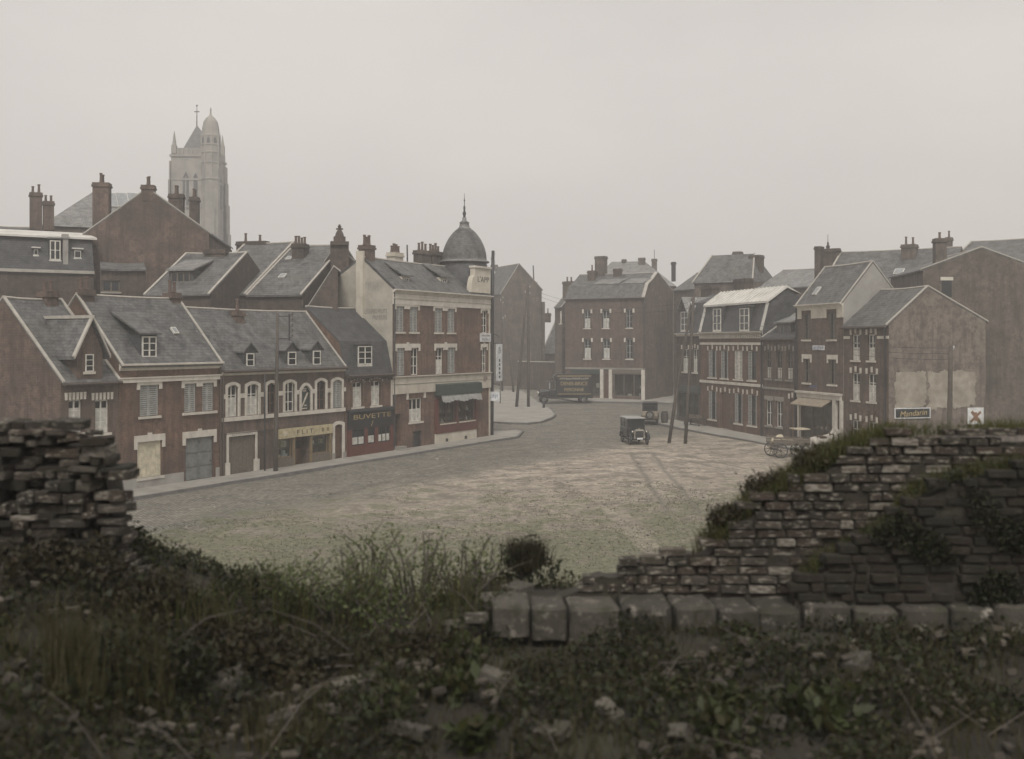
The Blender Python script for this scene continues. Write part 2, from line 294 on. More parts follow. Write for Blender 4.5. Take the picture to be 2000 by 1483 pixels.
# ------------------------------------------------------------------ house builder
POT = MB().lathe((0, 0, 0), [(.11, 0), (.13, .06), (.1, .1), (.085, .5), (.11, .55), (.11, .62)], 8).mesh('chimney_pot'); POT.materials.append(MATS['pot_clay'])
class House:
    """x along the street front, y into the house, z up; the front faces -y"""
    def __init__(s, name, label, P0, P1, cat='house', group=None, z=None):
        P0 = Vector(P0[:2]); P1 = Vector(P1[:2]); d = (P1-P0); s.W0 = d.length; s.d = d.normalized(); s.P = P0+s.d*.01; s.W = s.W0-.02
        s.n = Vector((-s.d.y, s.d.x)); s.z = gz((P0.y+P1.y)/2) if z is None else z
        s.o = empty(name, (s.P.x, s.P.y, s.z), math.atan2(s.d.y, s.d.x), label, cat, group)
        s.holes = []; s.prof = None
    def uz(s, px, py, off=0):
        a = (px-CX)/F; t = (off+s.P.dot(s.n))/(a*s.n.x+s.n.y); q = Vector((t*a, t))-s.P
        return q.dot(s.d), CH+(HY-py)/F*t-s.z
    def sz(s, px, py, u):
        a = (px-CX)/F; t = (u+s.P.dot(s.d))/(a*s.d.x+s.d.y); q = Vector((t*a, t))-s.P
        return q.dot(s.n), CH+(HY-py)/F*t-s.z
    def rect(s, px0, px1, pt, pb, off=0):
        u0 = s.uz(px0, pt, off)[0]; u1 = s.uz(px1, pt, off)[0]; m = (px0+px1)/2
        return u0, u1, s.uz(m, pb, off)[1], s.uz(m, pt, off)[1]
    def roofz(s, y):
        p = s.prof
        for (a, za), (b, zb) in zip(p, p[1:]):
            if a <= y <= b: return za+(zb-za)*(y-a)/max(b-a, 1e-6)
        return p[0][1]
    def roofy(s, z):
        p = s.prof
        for (a, za), (b, zb) in zip(p, p[1:]):
            if min(za, zb) <= z <= max(za, zb): return a+(b-a)*(z-za)/((zb-za) or 1)
        return 0
    def shell(s, mat, side=None, reveal=.2, deep=()):
        W = s.W; E = s.prof[0][1]; m = MB()
        xs = sorted({0, W, *[h[0] for h in s.holes], *[h[1] for h in s.holes]}); zs = sorted({-.6, E, *[h[2] for h in s.holes], *[h[3] for h in s.holes]})
        for a, b in zip(xs, xs[1:]):
            for c, e in zip(zs, zs[1:]):
                mxx, mz = (a+b)/2, (c+e)/2
                if any(h[0] < mxx < h[1] and h[2] < mz < h[3] for h in s.holes): continue
                m.quad((a, 0, c), (b, 0, c), (b, 0, e), (a, 0, e))
        for h in s.holes:
            a, b, c, e = h[:4]; r = h[4] if len(h) > 4 else reveal
            m.quad((a, 0, c), (a, 0, e), (a, r, e), (a, r, c)).quad((b, 0, c), (b, r, c), (b, r, e), (b, 0, e))
            m.quad((a, 0, e), (b, 0, e), (b, r, e), (a, r, e)).quad((a, 0, c), (a, r, c), (b, r, c), (b, 0, c))
            m.quad((a, r, c), (b, r, c), (b, r, e), (a, r, e))
        D = s.prof[-1][0]; loop = [(0, -.6)]+list(s.prof)+[(D, -.6)]
        if side is None:
            m.quad(*[(0, y, z) for y, z in loop]).quad(*[(W, y, z) for y, z in loop])
        else:
            MB().quad(*[(0, y, z) for y, z in loop]).build('side_wall', side[0], s.o); MB().quad(*[(W, y, z) for y, z in loop]).build('side_wall', side[1], s.o)
        if side is not None: m.quad((0, 0, -.6), (W, 0, -.6), (W, D, -.6), (0, D, -.6))
        m.quad((0, D, -.6), (W, D, -.6), (W, D, s.prof[-1][1]), (0, D, s.prof[-1][1]))
        return m.build('wall', mat, s.o)
    def roof(s, mat, t=.13, ov=.22, side=0, verge=(1, 1), vmat='mortar_line', ridge='mortar_line', vw=.15):
        p = list(s.prof); top = []
        def ext(a, b, d): v = (Vector(a)-Vector(b)).normalized(); q = Vector(a)+v*d; return (q.x, q.y)
        p0 = ext(p[0], p[1], ov); p1 = ext(p[-1], p[-2], ov); q = [p0]+p[1:-1]+[p1]
        up = [(y, z+t) for y, z in q]; lo = [(y, z+.012) for y, z in q]
        sd_ = random.uniform(0, 50); zs_ = [z for y, z in q]; lo_z, hi_z = min(zs_), max(zs_)
        def sag(x, y, z): k = math.sin(math.pi*min(1, max(0, x/s.W))); return z-k*(.045*(z-lo_z)/max(.1, hi_z-lo_z)+.03*noise.noise((x*.7+sd_, y*.7, 0))+.01)
        nseg = max(4, int(s.W/1.1)); loop = up+lo[::-1]; nl_ = len(loop); mr = MB()
        for i in range(nseg+1):
            x = -side+(s.W+2*side)*i/nseg; mr.v += [(x, y, sag(x, y, z)) for y, z in loop]
        for i in range(nseg):
            for j in range(nl_): k = (j+1) % nl_; mr.f.append((i*nl_+j, i*nl_+k, (i+1)*nl_+k, (i+1)*nl_+j))
        mr.f += [tuple(range(nl_)), tuple(range(nseg*nl_+nl_-1, nseg*nl_-1, -1))]; o = mr.build('roof', mat, s.o)
        u2 = [(y, z+t+.07) for y, z in q]; l2 = [(y, z+t-.02) for y, z in q]
        for k, x0 in ((0, -side-.015), (1, s.W+side+.015-vw)):
            if verge[k]: MB().prism([(x0, y, z) for y, z in u2+l2[::-1]], (vw, 0, 0)).build('verge', vmat, s.o)
        if ridge:
            ry, rz = max(p, key=lambda a: a[1]); MB().tube([(x, ry, sag(x, ry, rz+t)) for x in [s.W*i/nseg for i in range(nseg+1)]], .075, 6).build('ridge', ridge, s.o)
        return o
    def chimney(s, px0, px1, pt, pb, off, pots=3, mat='brick_dark', dep=.7, cap=True, w=None):
        u0, u1, z0, z1 = s.rect(px0, px1, pt, pb, off); return s.stack(u0, u1, off, z0, z1, pots, mat, dep, cap)
    def stack(s, u0, u1, y, z0, z1, pots=3, mat='brick_dark', dep=.7, cap=True):
        m = MB().box(u0, u1, y-dep/2, y+dep/2, z0, z1-.3); c = .07
        m.box(u0-c, u1+c, y-dep/2-c, y+dep/2+c, z1-.3, z1-.17).box(u0-c*.4, u1+c*.4, y-dep/2-c*.4, y+dep/2+c*.4, z1-.17, z1)
        o = m.build('chimney', mat, s.o)
        for k in range(pots):
            q = bpy.data.objects.new('chimney_pot', POT); col.objects.link(q); q.parent = o
            q.location = (u0+(u1-u0)*(k+.5)/pots, y, z1-.01); q.scale = (1, 1, random.uniform(.75, 1.15))
        return o
    def stone(s, u0, u1, z0, z1, name='lintel', pr=.05, mat='stone', par=None, y1=.06):
        return MB().box(u0, u1, -pr, y1, z0, z1).build(name, mat, par or s.o)
    def eared(s, r, key=True, mids=(), mat='stone', h=.28, ear=.2, drop=.22, pr=.05, par=None):
        """stone lintel with ears that drop beside the opening; r = opening (u0,u1,zb,zt)"""
        u0, u1, zb, zt = r; a, b = u0-ear, u1+ear
        L = [(a, zt-drop), (u0-.01, zt-drop), (u0-.01, zt)]
        for (ma, mb) in mids: L += [(ma+.01, zt), (ma+.01, zt-drop*.8), (mb-.01, zt-drop*.8), (mb-.01, zt)]
        L += [(u1+.01, zt), (u1+.01, zt-drop), (b, zt-drop), (b, zt+h)]
        if key: c = (u0+u1)/2; L += [(c+.13, zt+h), (c+.13, zt+h+.1), (c-.13, zt+h+.1), (c-.13, zt+h)]
        L += [(a, zt+h)]
        return MB().prism([(x, -pr, z) for x, z in L], (0, pr+.05, 0)).build('lintel', mat, par or s.o)
    def blocks(s, r, par=None, mat='stone', w=.17, h=.34):
        u0, u1, zb, zt = r; c = (u0+u1)/2
        for x, dz in ((u0-.12, 0), (c, .1), (u1+.12, 0)):
            MB().prism([(x-w/2, -.04, zt-.02+dz), (x+w/2, -.04, zt-.02+dz), (x+w*.6, -.04, zt+h+dz), (x-w*.6, -.04, zt+h+dz)], (0, .09, 0)).build('voussoir', mat, par or s.o)
    def win(s, r, kind='sash', mat='white_paint', cols=2, rows=3, sill='stone', hole=True, y=.13, par=None, curtain=False, sm='grey_paint', rev=.2):
        """one window (or door) filling the opening r"""
        u0, u1, zb, zt = r
        if hole: s.holes.append((u0, u1, zb, zt, rev))
        m = MB(); fw = min(.07, (u1-u0)*.1)
        if kind == 'shut':                                         # closed louvred shutters
            o = MB().box(u0+.004, u1-.004, y-.02, y+.05, zb+.004, zt-.004).build('window', 'wood_grey', par or s.o); y0 = y-.06
            c = (u0+u1)/2
            for a, b in ((u0+.015, c-.008), (c+.008, u1-.015)):
                q = MB(); q.box(a, a+.06, y0-.02, y0+.02, zb+.02, zt-.02).box(b-.06, b, y0-.02, y0+.02, zb+.02, zt-.02)
                nl = max(6, int((zt-zb)/.11))
                for k in range(nl+1): z = zb+.03+(zt-zb-.1)*k/nl; q.box(a+.06, b-.06, y0-.012, y0+.015, z, z+.07)
                q.build('shutter', sm, o)
        elif kind == 'panel':                                      # boarded opening
            o = MB().box(u0+.004, u1-.004, y-.03, y+.03, zb+.004, zt-.004).build('window', sm, par or s.o)
            n = max(2, int((u1-u0)/.28))
            for k in range(n): a = u0+.01+(u1-u0-.02)*k/n; MB().box(a+.006, a+(u1-u0-.02)/n-.006, y-.05-random.random()*.012, y-.028, zb+.01, zt-.01).build('board', sm, o)
        elif kind == 'door':
            o = MB().box(u0+.004, u1-.004, y-.02, y+.03, zb+.004, zt-.004).build('door', sm, par or s.o)
            for lf in range(cols):
                a = u0+.02+(u1-u0-.04)*lf/cols; b = u0+.02+(u1-u0-.04)*(lf+1)/cols
                for k in range(rows):
                    z0 = zb+.12+(zt-zb-.2)*k/rows; z1 = zb+.12+(zt-zb-.2)*(k+1)/rows-.1
                    MB().box(a+.08, b-.08, y-.05, y-.018, z0, z1).build('panel', sm, o)
                MB().box(b-.012 if lf < cols-1 else b-.03, b+.012 if lf < cols-1 else b, y-.045, y-.02, zb+.02, zt-.02).build('stile', sm, o)
            MB().lathe((u1-.16, y-.07, zb+1.0), [(.0, -.03), (.035, -.015), (.035, .015), (0, .03)], 8, 'y').build('handle', 'dark_metal', o)
        else:
            m.box(u0+.004, u0+fw, y-.03, y+.03, zb+.004, zt-.004).box(u1-fw, u1-.004, y-.03, y+.03, zb+.004, zt-.004)
            m.box(u0+fw, u1-fw, y-.03, y+.03, zt-fw, zt-.004).box(u0+fw, u1-fw, y-.03, y+.03, zb+.004, zb+fw)
            ws = (u1-u0)/cols; hs_ = (zt-zb)
            for k in range(1, cols): x = u0+ws*k; m.box(x-fw*.6, x+fw*.6, y-.025, y+.025, zb+fw, zt-fw)
            for k in range(cols):
                for j in range(1, rows): z = zb+hs_*j/rows; m.box(u0+ws*k+fw*.6, u0+ws*(k+1)-fw*.6, y-.015, y+.02, z-fw*.3, z+fw*.3)
            o = m.build('window', mat, par or s.o)
            gm = 'shop_glass' if kind == 'shop' else 'glass'
            for k in range(cols): MB().box(u0+ws*k+fw*.5, u0+ws*(k+1)-fw*.5, y+.001, y+.012, zb+fw*.5, zt-fw*.5).build('pane', gm, o)
            if curtain:
                f = curtain if isinstance(curtain, float) else .5
                MB().box(u0+fw*.8, u1-fw*.8, y-.012, y-.002, zb+fw*.8, zb+(zt-zb)*f).build('curtain', 'curtain', o)
        if sill: MB().box(u0-.1, u1+.1, -.09, .12, zb-.12, zb-.002).build('sill', sill, o)
        return o
    def leaf(s, r, side, sm='grey_paint', par=None, open_=.0, wfrac=.5):
        """open shutter leaf folded back against the reveal or the wall"""
        u0, u1, zb, zt = r; wd = (u1-u0)*wfrac
        a, b = (u0-wd*.98, u0-.01) if side < 0 else (u1+.01, u1+wd*.98)
        q = MB().box(a, a+.05, -.06, -.015, zb, zt).box(b-.05, b, -.06, -.015, zb, zt)
        nl = max(6, int((zt-zb)/.12))
        for k in range(nl+1): z = zb+(zt-zb-.07)*k/nl; q.box(a+.05, b-.05, -.05, -.02, z, z+.075)
        return q.build('shutter', sm, par or s.o)
    def inleaf(s, r, frac0, frac1, sm='grey_paint', par=None):
        """shutter leaf half folded inside the opening"""
        u0, u1, zb, zt = r; a = u0+(u1-u0)*frac0; b = u0+(u1-u0)*frac1
        q = MB().box(a, a+.04, .02, .06, zb+.02, zt-.02).box(b-.04, b, .02, .06, zb+.02, zt-.02)
        nl = max(6, int((zt-zb)/.12))
        for k in range(nl+1): z = zb+.02+(zt-zb-.12)*k/nl; q.box(a+.04, b-.04, .025, .055, z, z+.075)
        return q.build('shutter', sm, par or s.o)
    def band(s, z0, z1, pr=.08, mat='stone', name='cornice', u0=0, u1=None):
        return MB().box(u0, s.W if u1 is None else u1, -pr, -.002, z0, z1).build(name, mat, s.o)
    def moulding(s, z0, z1, pr=.25, mat='stone', name='cornice', u0=-.0, u1=None):
        h = z1-z0; u1 = s.W if u1 is None else u1
        L = [(-.002, z0), (-.05, z0), (-.08, z0+h*.25), (-pr*.5, z0+h*.5), (-pr*.6, z0+h*.65), (-pr, z0+h*.75), (-pr, z1), (-.002, z1)]
        return MB().prism([(u0, y, z) for y, z in L], (u1-u0, 0, 0)).build(name, mat, s.o)
    def arch(s, r, rise, t=.14, mat='stone', par=None, pr=.06, n=8, name='surround', foot=True):
        """stone surround with a segmental head round the opening r (opening top = crown)"""
        u0, u1, zb, zt = r; c = (u0+u1)/2; hw = (u1-u0)/2
        def head(e, up):
            P = []
            rr = rise*(1+e/hw*.3)
            for k in range(n+1):
                f = -1+2*k/n; P.append((c+f*(hw+e), zt-rise+up+rr*(1-f*f) if True else 0))
            return P
        inn = [(u0, zb)]+head(0, 0)+[(u1, zb)]; out = [(u0-t, zb)]+head(t, t*.8)+[(u1+t, zb)]
        m = MB(); k0 = len(inn)
        for a in range(k0-1):
            m.prism([(out[a][0], -pr, out[a][1]), (out[a+1][0], -pr, out[a+1][1]), (inn[a+1][0], -pr, inn[a+1][1]), (inn[a][0], -pr, inn[a][1])], (0, pr+.15, 0))
        # fill behind the curved head so that the square hole does not show
        hd = head(0, 0)
        for a in range(n): m.quad((hd[a][0], .05, hd[a][1]), (hd[a+1][0], .05, hd[a+1][1]), (hd[a+1][0], .05, zt+.02), (hd[a][0], .05, zt+.02))
        return m.build(name, mat, par or s.o)
    def dormer(s, px0, px1, pt, pb, kind='gable', mat='slate_dark', rmat='slate', face='white_paint', wide=.1, rows=2, cols=2, rise=.45, fr='white_paint', hood=.12):
        # find the plane where the front of the dormer stands: its foot rests on the roof slope
        y = .6
        for _ in range(12):
            zb = s.uz((px0+px1)/2, pb, y)[1]; y = .5*y+.5*max(.05, s.roofy(min(max(zb, s.prof[0][1]+.05), s.prof[1][1])))
        u0, u1, zb, zt = s.rect(px0, px1, pt, pb, y); a, b = u0-wide, u1+wide; zt2 = zt+.1
        ry = max(s.prof, key=lambda q: q[1])
        yb = min(s.roofy(min(zt2+(rise if kind == 'gable' else .4), ry[1]-.05)), ry[0])+.1
        d = MB().prism([(a, y, zb-.25), (b, y, zb-.25), (b, y, zt2), (a, y, zt2)], (0, yb-y, 0)).build('dormer', mat, s.o)
        if kind == 'gable':
            c = (a+b)/2; g = hood
            m = MB().prism([(c, y-g, zt2+rise), (b+.12, y-g, zt2-.08), (b+.12, y-g, zt2+.0), (c, y-g, zt2+rise+.1)], (0, yb-y+g, 0))
            m.prism([(c, y-g, zt2+rise), (c, y-g, zt2+rise+.1), (a-.12, y-g, zt2+.0), (a-.12, y-g, zt2-.08)], (0, yb-y+g, 0)); m.build('dormer_roof', rmat, d)
            MB().prism([(a, y-.001, zt2), (b, y-.001, zt2), (c, y-.001, zt2+rise)], (0, .1, 0)).build('dormer_gable', mat, d)
        elif kind == 'shed':
            e = .14; zr = s.roofz(min(yb+.4, ry[0]))
            MB().prism([(a-e, y-.22, zt2-.02), (a-e, y-.22, zt2+.07), (a-e, yb+.4, zr+.22), (a-e, yb+.4, zr+.1)], (b-a+2*e, 0, 0)).build('dormer_roof', rmat, d)
        elif kind == 'flat':
            MB().box(a-.1, b+.1, y-.14, yb, zt2, zt2+.09).build('dormer_roof', rmat, d)
        wn = s.win((u0, u1, zb, zt), 'sash', fr, cols, rows, None, False, y-.05, d)
        MB().box(a, b, y-.06, y-.001, zb-.13, zb-.0).build('sill', face, d)
        return d
    def skylight(s, px, py, w=.55, h=.8, mat='zinc', off=None):
        y = 1.0
        for _ in range(12): z = s.uz(px, py, y)[1]; y = .5*y+.5*s.roofy(min(max(z-.1, s.prof[0][1]), max(q[1] for q in s.prof)))
        u = s.uz(px, py, y)[0]; z = s.roofz(y); z2 = s.roofz(y+.1); sl_ = math.atan2(z2-z, .1)
        o = MB().box(-w/2, w/2, -h/2, h/2, 0, .1).build('skylight', mat, s.o); o.location = (u, y, z+.12); o.rotation_euler = (sl_, 0, 0)
        q = MB().box(-w/2+.06, w/2-.06, -h/2+.06, h/2-.06, .1, .108).build('pane', 'roof_glass', o)
        return o
    def pipe(s, u, z0, z1, mat='rust_metal', r=.05):
        return MB().tube([(u, -.09, z0), (u, -.09, z1)], r, 6).build('drainpipe', mat, s.o)
    def gutter(s, mat='rust_metal', dz=0, r=.08):
        E = s.prof[0][1]; return MB().tube([(0, -.24, E-.12+dz), (s.W, -.24, E-.12+dz)], r, 6).build('gutter', mat, s.o)
def gable_prof(ridge, eave, D=None): return [(0, eave), ridge, ((ridge[0]*2) if D is None else D, eave)]

# ------------------------------------------------------------------ ground, pavements
LA = Vector((-10.3, 70.1)); LD = Vector((.536, 1)).normalized(); LN = Vector((-LD.y, LD.x))     # line of the left house fronts
def lp(px): a = (px-CX)/F; t = LA.dot(LN)/(a*LN.x+LN.y); return Vector((t*a, t))
RA = Vector((18.83, 84.5)); RD = Vector((.25, -.968)).normalized(); RN = Vector((-RD.y, RD.x))   # line of the right house fronts
def rp(px): a = (px-CX)/F; t = RA.dot(RN)/(a*RN.x+RN.y); return Vector((t*a, t))
m, N, L, P = nodes('ground'); o = ocoord(N)
sep = N.new('ShaderNodeSeparateXYZ'); L.new(o, sep.inputs[0])
def math_(op, a, b=None, c=None):
    n = N.new('ShaderNodeMath'); n.operation = op
    for i, q in enumerate((a, b, c)):
        if q is None: continue
        if isinstance(q, (int, float)): n.inputs[i].default_value = q
        else: L.new(q, n.inputs[i])
    return n.outputs[0]
def lin(x, y, nx, ny): return math_('ADD', math_('MULTIPLY', math_('SUBTRACT', sep.outputs[0], x), nx), math_('MULTIPLY', math_('SUBTRACT', sep.outputs[1], y), ny))
big = nz(N, L, o, .12, 6, .65); mid = nz(N, L, o, .55, 7, .7); fine = nz(N, L, o, 5, 6, .75)
dirt = ramp(N, L, mid, (.165, .143, .113), (.385, .335, .275), .39, .61)
dirt = mixc(N, L, .5, dirt, ramp(N, L, fine, (.4, .4, .4), (1.6, 1.6, 1.6), .38, .62), 'MULTIPLY')
vor = N.new('ShaderNodeTexVoronoi'); vor.inputs['Scale'].default_value = 3.2; L.new(o, vor.inputs[0]); dirt = mixc(N, L, .3, dirt, ramp(N, L, vor.outputs['Color'], (.3, .3, .3), (1.5, 1.5, 1.5), .2, .8), 'MULTIPLY')
rot = N.new('ShaderNodeMapping'); rot.inputs['Rotation'].default_value = (0, 0, -math.atan2(LD.y, LD.x)); L.new(o, rot.inputs[0])
sett = N.new('ShaderNodeTexBrick'); L.new(rot.outputs[0], sett.inputs[0]); sett.inputs['Scale'].default_value = 1; sett.inputs['Brick Width'].default_value = .2; sett.inputs['Row Height'].default_value = .17
sett.inputs['Mortar Size'].default_value = .018; sett.inputs['Color1'].default_value = (.13, .122, .105, 1); sett.inputs['Color2'].default_value = (.27, .255, .22, 1); sett.inputs['Mortar'].default_value = (.06, .055, .045, 1)
setc = mixc(N, L, .5, sett.outputs[0], ramp(N, L, mid, (.6, .6, .6), (1.4, 1.35, 1.28), .39, .61), 'MULTIPLY')
dl = math_('ADD', lin(LA.x, LA.y, -LN.x, -LN.y), math_('MULTIPLY', math_('SUBTRACT', big, .5), 9))          # metres out from the left fronts
sm_ = math_('MULTIPLY', math_('SUBTRACT', 12.5, dl), .35); sm_ = math_('MINIMUM', math_('MAXIMUM', sm_, 0), 1)
c = mixc(N, L, sm_, dirt, setc)
# trodden strip, worn grass near the rampart
gy = math_('ADD', math_('MULTIPLY', math_('SUBTRACT', 51, sep.outputs[1]), .11), math_('MULTIPLY', math_('SUBTRACT', mid, .5), 11))
gy = math_('ADD', gy, math_('MULTIPLY', math_('SUBTRACT', big, .5), 2.2)); gy = math_('ADD', gy, math_('MULTIPLY', math_('MAXIMUM', math_('SUBTRACT', sep.outputs[0], 6), 0), .14))
gl2 = math_('MULTIPLY', math_('SUBTRACT', dl, 7.5), .3); gy = math_('MULTIPLY', gy, math_('MINIMUM', math_('MAXIMUM', gl2, 0), 1))
pa = ground(1190, 985); pb = ground(1272, 1070); pd = (pb-pa).xy.normalized(); pn = Vector((-pd.y, pd.x))
path = math_('ABSOLUTE', math_('ADD', lin(pa.x, pa.y, pn.x, pn.y), math_('MULTIPLY', math_('SUBTRACT', mid, .5), 1.2)))
pm = math_('MULTIPLY', math_('SUBTRACT', path, .28), 4); gy = math_('MULTIPLY', math_('MINIMUM', math_('MAXIMUM', gy, 0), .85), math_('MINIMUM', math_('MAXIMUM', pm, .4), 1))
grassc = mixc(N, L, .6, (.108, .112, .064), ramp(N, L, fine, (.4, .4, .4), (1.6, 1.6, 1.6), .38, .62), 'MULTIPLY')
c = mixc(N, L, gy, c, grassc)
# cart ruts and damp stains with a shape of their own
wv = N.new('ShaderNodeTexNoise'); mp = N.new('ShaderNodeMapping'); mp.inputs['Rotation'].default_value = (0, 0, R(-20)); mp.inputs['Scale'].default_value = (.12, .7, 1); L.new(o, mp.inputs[0]); L.new(mp.outputs[0], wv.inputs[0]); wv.inputs['Scale'].default_value = 1; wv.inputs['Detail'].default_value = 5
c = mixc(N, L, ramp(N, L, wv.outputs['Fac'], (0, 0, 0), (.35, .35, .35), .52, .68), c, (.16, .147, .125))
def rut(p, q, wob=1.1, gauge=.7):
    d = (q-p).xy; ln = d.length; d.normalize(); t = lin(p.x, p.y, d.x, d.y); e = math_('ADD', lin(p.x, p.y, -d.y, d.x), math_('MULTIPLY', math_('SUBTRACT', mid, .5), wob))
    e = math_('ABSOLUTE', math_('SUBTRACT', math_('ABSOLUTE', e), gauge)); k = math_('MAXIMUM', math_('SUBTRACT', 1, math_('MULTIPLY', e, 4.5)), 0)
    al = math_('MULTIPLY', math_('MINIMUM', math_('MAXIMUM', math_('MULTIPLY', t, .3), 0), 1), math_('MINIMUM', math_('MAXIMUM', math_('MULTIPLY', math_('SUBTRACT', ln, t), .3), 0), 1))
    return math_('MULTIPLY', math_('MULTIPLY', k, al), .75)
for a_, b_ in (((760, 935), (1110, 858)), ((1248, 878), (1345, 1015)), ((620, 985), (1010, 880)), ((1060, 850), (1210, 838)), ((1290, 885), (1480, 925))):
    c = mixc(N, L, rut(ground(*a_), ground(*b_)), c, (.11, .1, .083))
L.new(c, P.inputs['Base Color']); P.inputs['Roughness'].default_value = .93
hb = math_('ADD', math_('MULTIPLY', fine, .6), math_('MULTIPLY', math_('SUBTRACT', 1, sett.outputs['Fac']), math_('MULTIPLY', sm_, .5)))
bump(N, L, hb, P, .7, .05)
def nlines(lo, hi, a, b, st): return sorted(set([lo, lo*.5, lo*.25]+[a+st*i for i in range(int((b-a)/st)+1)]+[hi*.25, hi*.5, hi]))
xs = nlines(-700, 700, -45, 45, 1.25); ys = sorted(set([-700, -300, -100, -40, 0]+[10+1.25*i for i in range(112)]+[160, 170, 185, 200, 216, 230, 300, 450, 700]))
V = []; Fc = []
for y in ys:
    for x in xs:
        k = 1 if abs(x) < 44 and 12 < y < 140 else 0
        V.append((x, y, gz(y)+k*.09*(noise.noise((x*.13, y*.13, 3.1)))*min(1, max(0, (y-12)/10))))
nx_ = len(xs)
for j in range(len(ys)-1):
    for i in range(nx_-1): a = j*nx_+i; Fc.append((a, a+1, a+nx_+1, a+nx_))
mb = MB(); mb.v = V; mb.f = Fc; tag(mb.build('ground', 'ground', smooth=True), kind='structure')
noisy('pavement', (.23, .22, .2), (.33, .315, .285), .8, .9, .4, 7, 7, dirt=(.19, .175, .15))
noisy('kerb', (.11, .105, .1), (.18, .17, .16), 2.5, .85, .4, 14)  # tone darkened to carry the shaded gap under the kerbstones
def pavement(name, pts, kerb, h=.13):
    """slab over a polygon of ground points; kerb = indices of its edges that carry kerb stones"""
    n = len(pts); V = [(p[0], p[1], gz(p[1])+h) for p in pts]; mb = MB(); mb.quad(*V)
    for i in range(n):
        j = (i+1) % n; a, b = V[i], V[j]; mb.quad(a, b, (b[0], b[1], b[2]-h-.3), (a[0], a[1], a[2]-h-.3))
    o = tag(mb.build(name, 'pavement'), kind='structure')
    ks = MB(); cen = sum((Vector(p[:2]) for p in pts), Vector((0, 0)))/n
    for i in kerb:
        a, b = Vector(pts[i][:2]), Vector(pts[(i+1) % n][:2]); d = (b-a); ln = d.length; d.normalize(); nn = Vector((-d.y, d.x))
        if (cen-a).dot(nn) < 0: nn = -nn
        k = max(1, round(ln/1.0))
        for q in range(k):
            s0, s1 = ln*q/k+.006, ln*(q+1)/k-.006; za = gz((a+d*s0).y)+h+.018+random.uniform(-.006, .01); zl = za-.5
            c4 = [a+d*s0-nn*.03, a+d*s1-nn*.03, a+d*s1+nn*.15, a+d*s0+nn*.15]
            MB().prism([(p.x, p.y, zl) for p in c4], (0, 0, .5)).build('kerbstone', 'kerb', o)
    return o
le = ground(1022, 845)
pl = [lp(120)-LN*0, lp(957), ground(962, 846).xy, Vector((le.x-.5, le.y+1.2)), le.xy, lp(955)-LN*2.3+LD*.4, lp(120)-LN*2.3]
pavement('pavement_left', [p-LN*(-.0) for p in pl], [3, 4, 5])
isl = [ground(*q).xy for q in ((964, 827), (1000, 829), (1030, 829.5), (1058, 826), (1077, 819), (1086, 812.5), (1080, 804), (1062, 792), (1040, 778), (1020, 766), (966, 762))]
pavement('pavement_corner', isl, [0, 1, 2, 3, 4, 5, 6, 7])
e0 = ground(1280, 829).xy
prr = [rp(1318), rp(1760), rp(1760)-RN*2.2, rp(1500)-RN*2.2, rp(1372)-RN*2.6, e0, Vector((e0.x+.6, e0.y+3))]
pavement('pavement_right', prr, [2, 3, 4, 5])
cp = [ground(*q).xy for q in ((1085, 778), (1120, 786), (1262, 788.5), (1330, 790))]
pavement('pavement_far', cp+[Vector((22, 134)), Vector((6.0, 140))], [0, 1, 2])

# ------------------------------------------------------------------ left row
# --- house with the gabled wall dormer
H = House('brick_house', 'low brick house with gabled roof dormer and light plastered verges, beside the crumbling stone pier', lp(118), lp(232))
ev = H.uz(232, 742)[1]; rg = H.sz(121, 590, H.W); H.prof = gable_prof(rg, ev)
for a, b in ((134, 160), (186, 213)):
    r = H.rect(a, b, 781, 846); o = H.win(r, 'sash', 'white_paint', 2, 3, 'stone', curtain=.75)
    for k in range(6):
        x = r[0]-.15+(r[1]-r[0]+.3)*k/5; MB().prism([(x-.06, -.04, r[3]), (x+.06, -.04, r[3]), (x+.075, -.04, r[3]+.34), (x-.075, -.04, r[3]+.34)], (0, .09, 0)).build('voussoir', 'stone', o)
H.shell('brick_mauve'); H.roof('slate', verge=(1, 1)); H.gutter()
u0, u1, zb, zt = H.rect(165, 181, 692, 726)
y0 = .35; a, b = H.rect(150, 200, 692, 726)[:2]
d = MB().box(a, b, -.02, 3.2, ev-.05, zt+.1).build('dormer', 'brick_mauve', H.o); c = (a+b)/2; zr = zt+1.55
MB().prism([(a-.0, -.02, zt+.1), (b+.0, -.02, zt+.1), (c, -.02, zr)], (0, .3, 0)).build('dormer_gable', 'brick_mauve', d)
for x in (a-.3, b+.3):
    MB().prism([(c, -.2, zr), (x, -.2, zt-.25), (x, -.2, zt-.1), (c, -.2, zr+.18)], (0, 4.2, 0)).build('dormer_roof', 'slate', d)
    for y in (-.25, 3.6): MB().prism([(c, y, zr+.12), (x, y, zt-.2), (x, y, zt-.03), (c, y, zr+.26)], (0, .2, 0)).build('verge', 'mortar_line', d)
MB().box(c-.1, c+.1, -.2, 4, zr+.12, zr+.27).build('ridge', 'mortar_line', d)
H.win((u0, u1, zb, zt), 'sash', 'white_paint', 1, 3, 'stone', False, -.06, d)
H.stack(H.W-1.2, H.W-.5, rg[0], rg[1]-.3, rg[1]+.5, 2, 'brick_mauve')

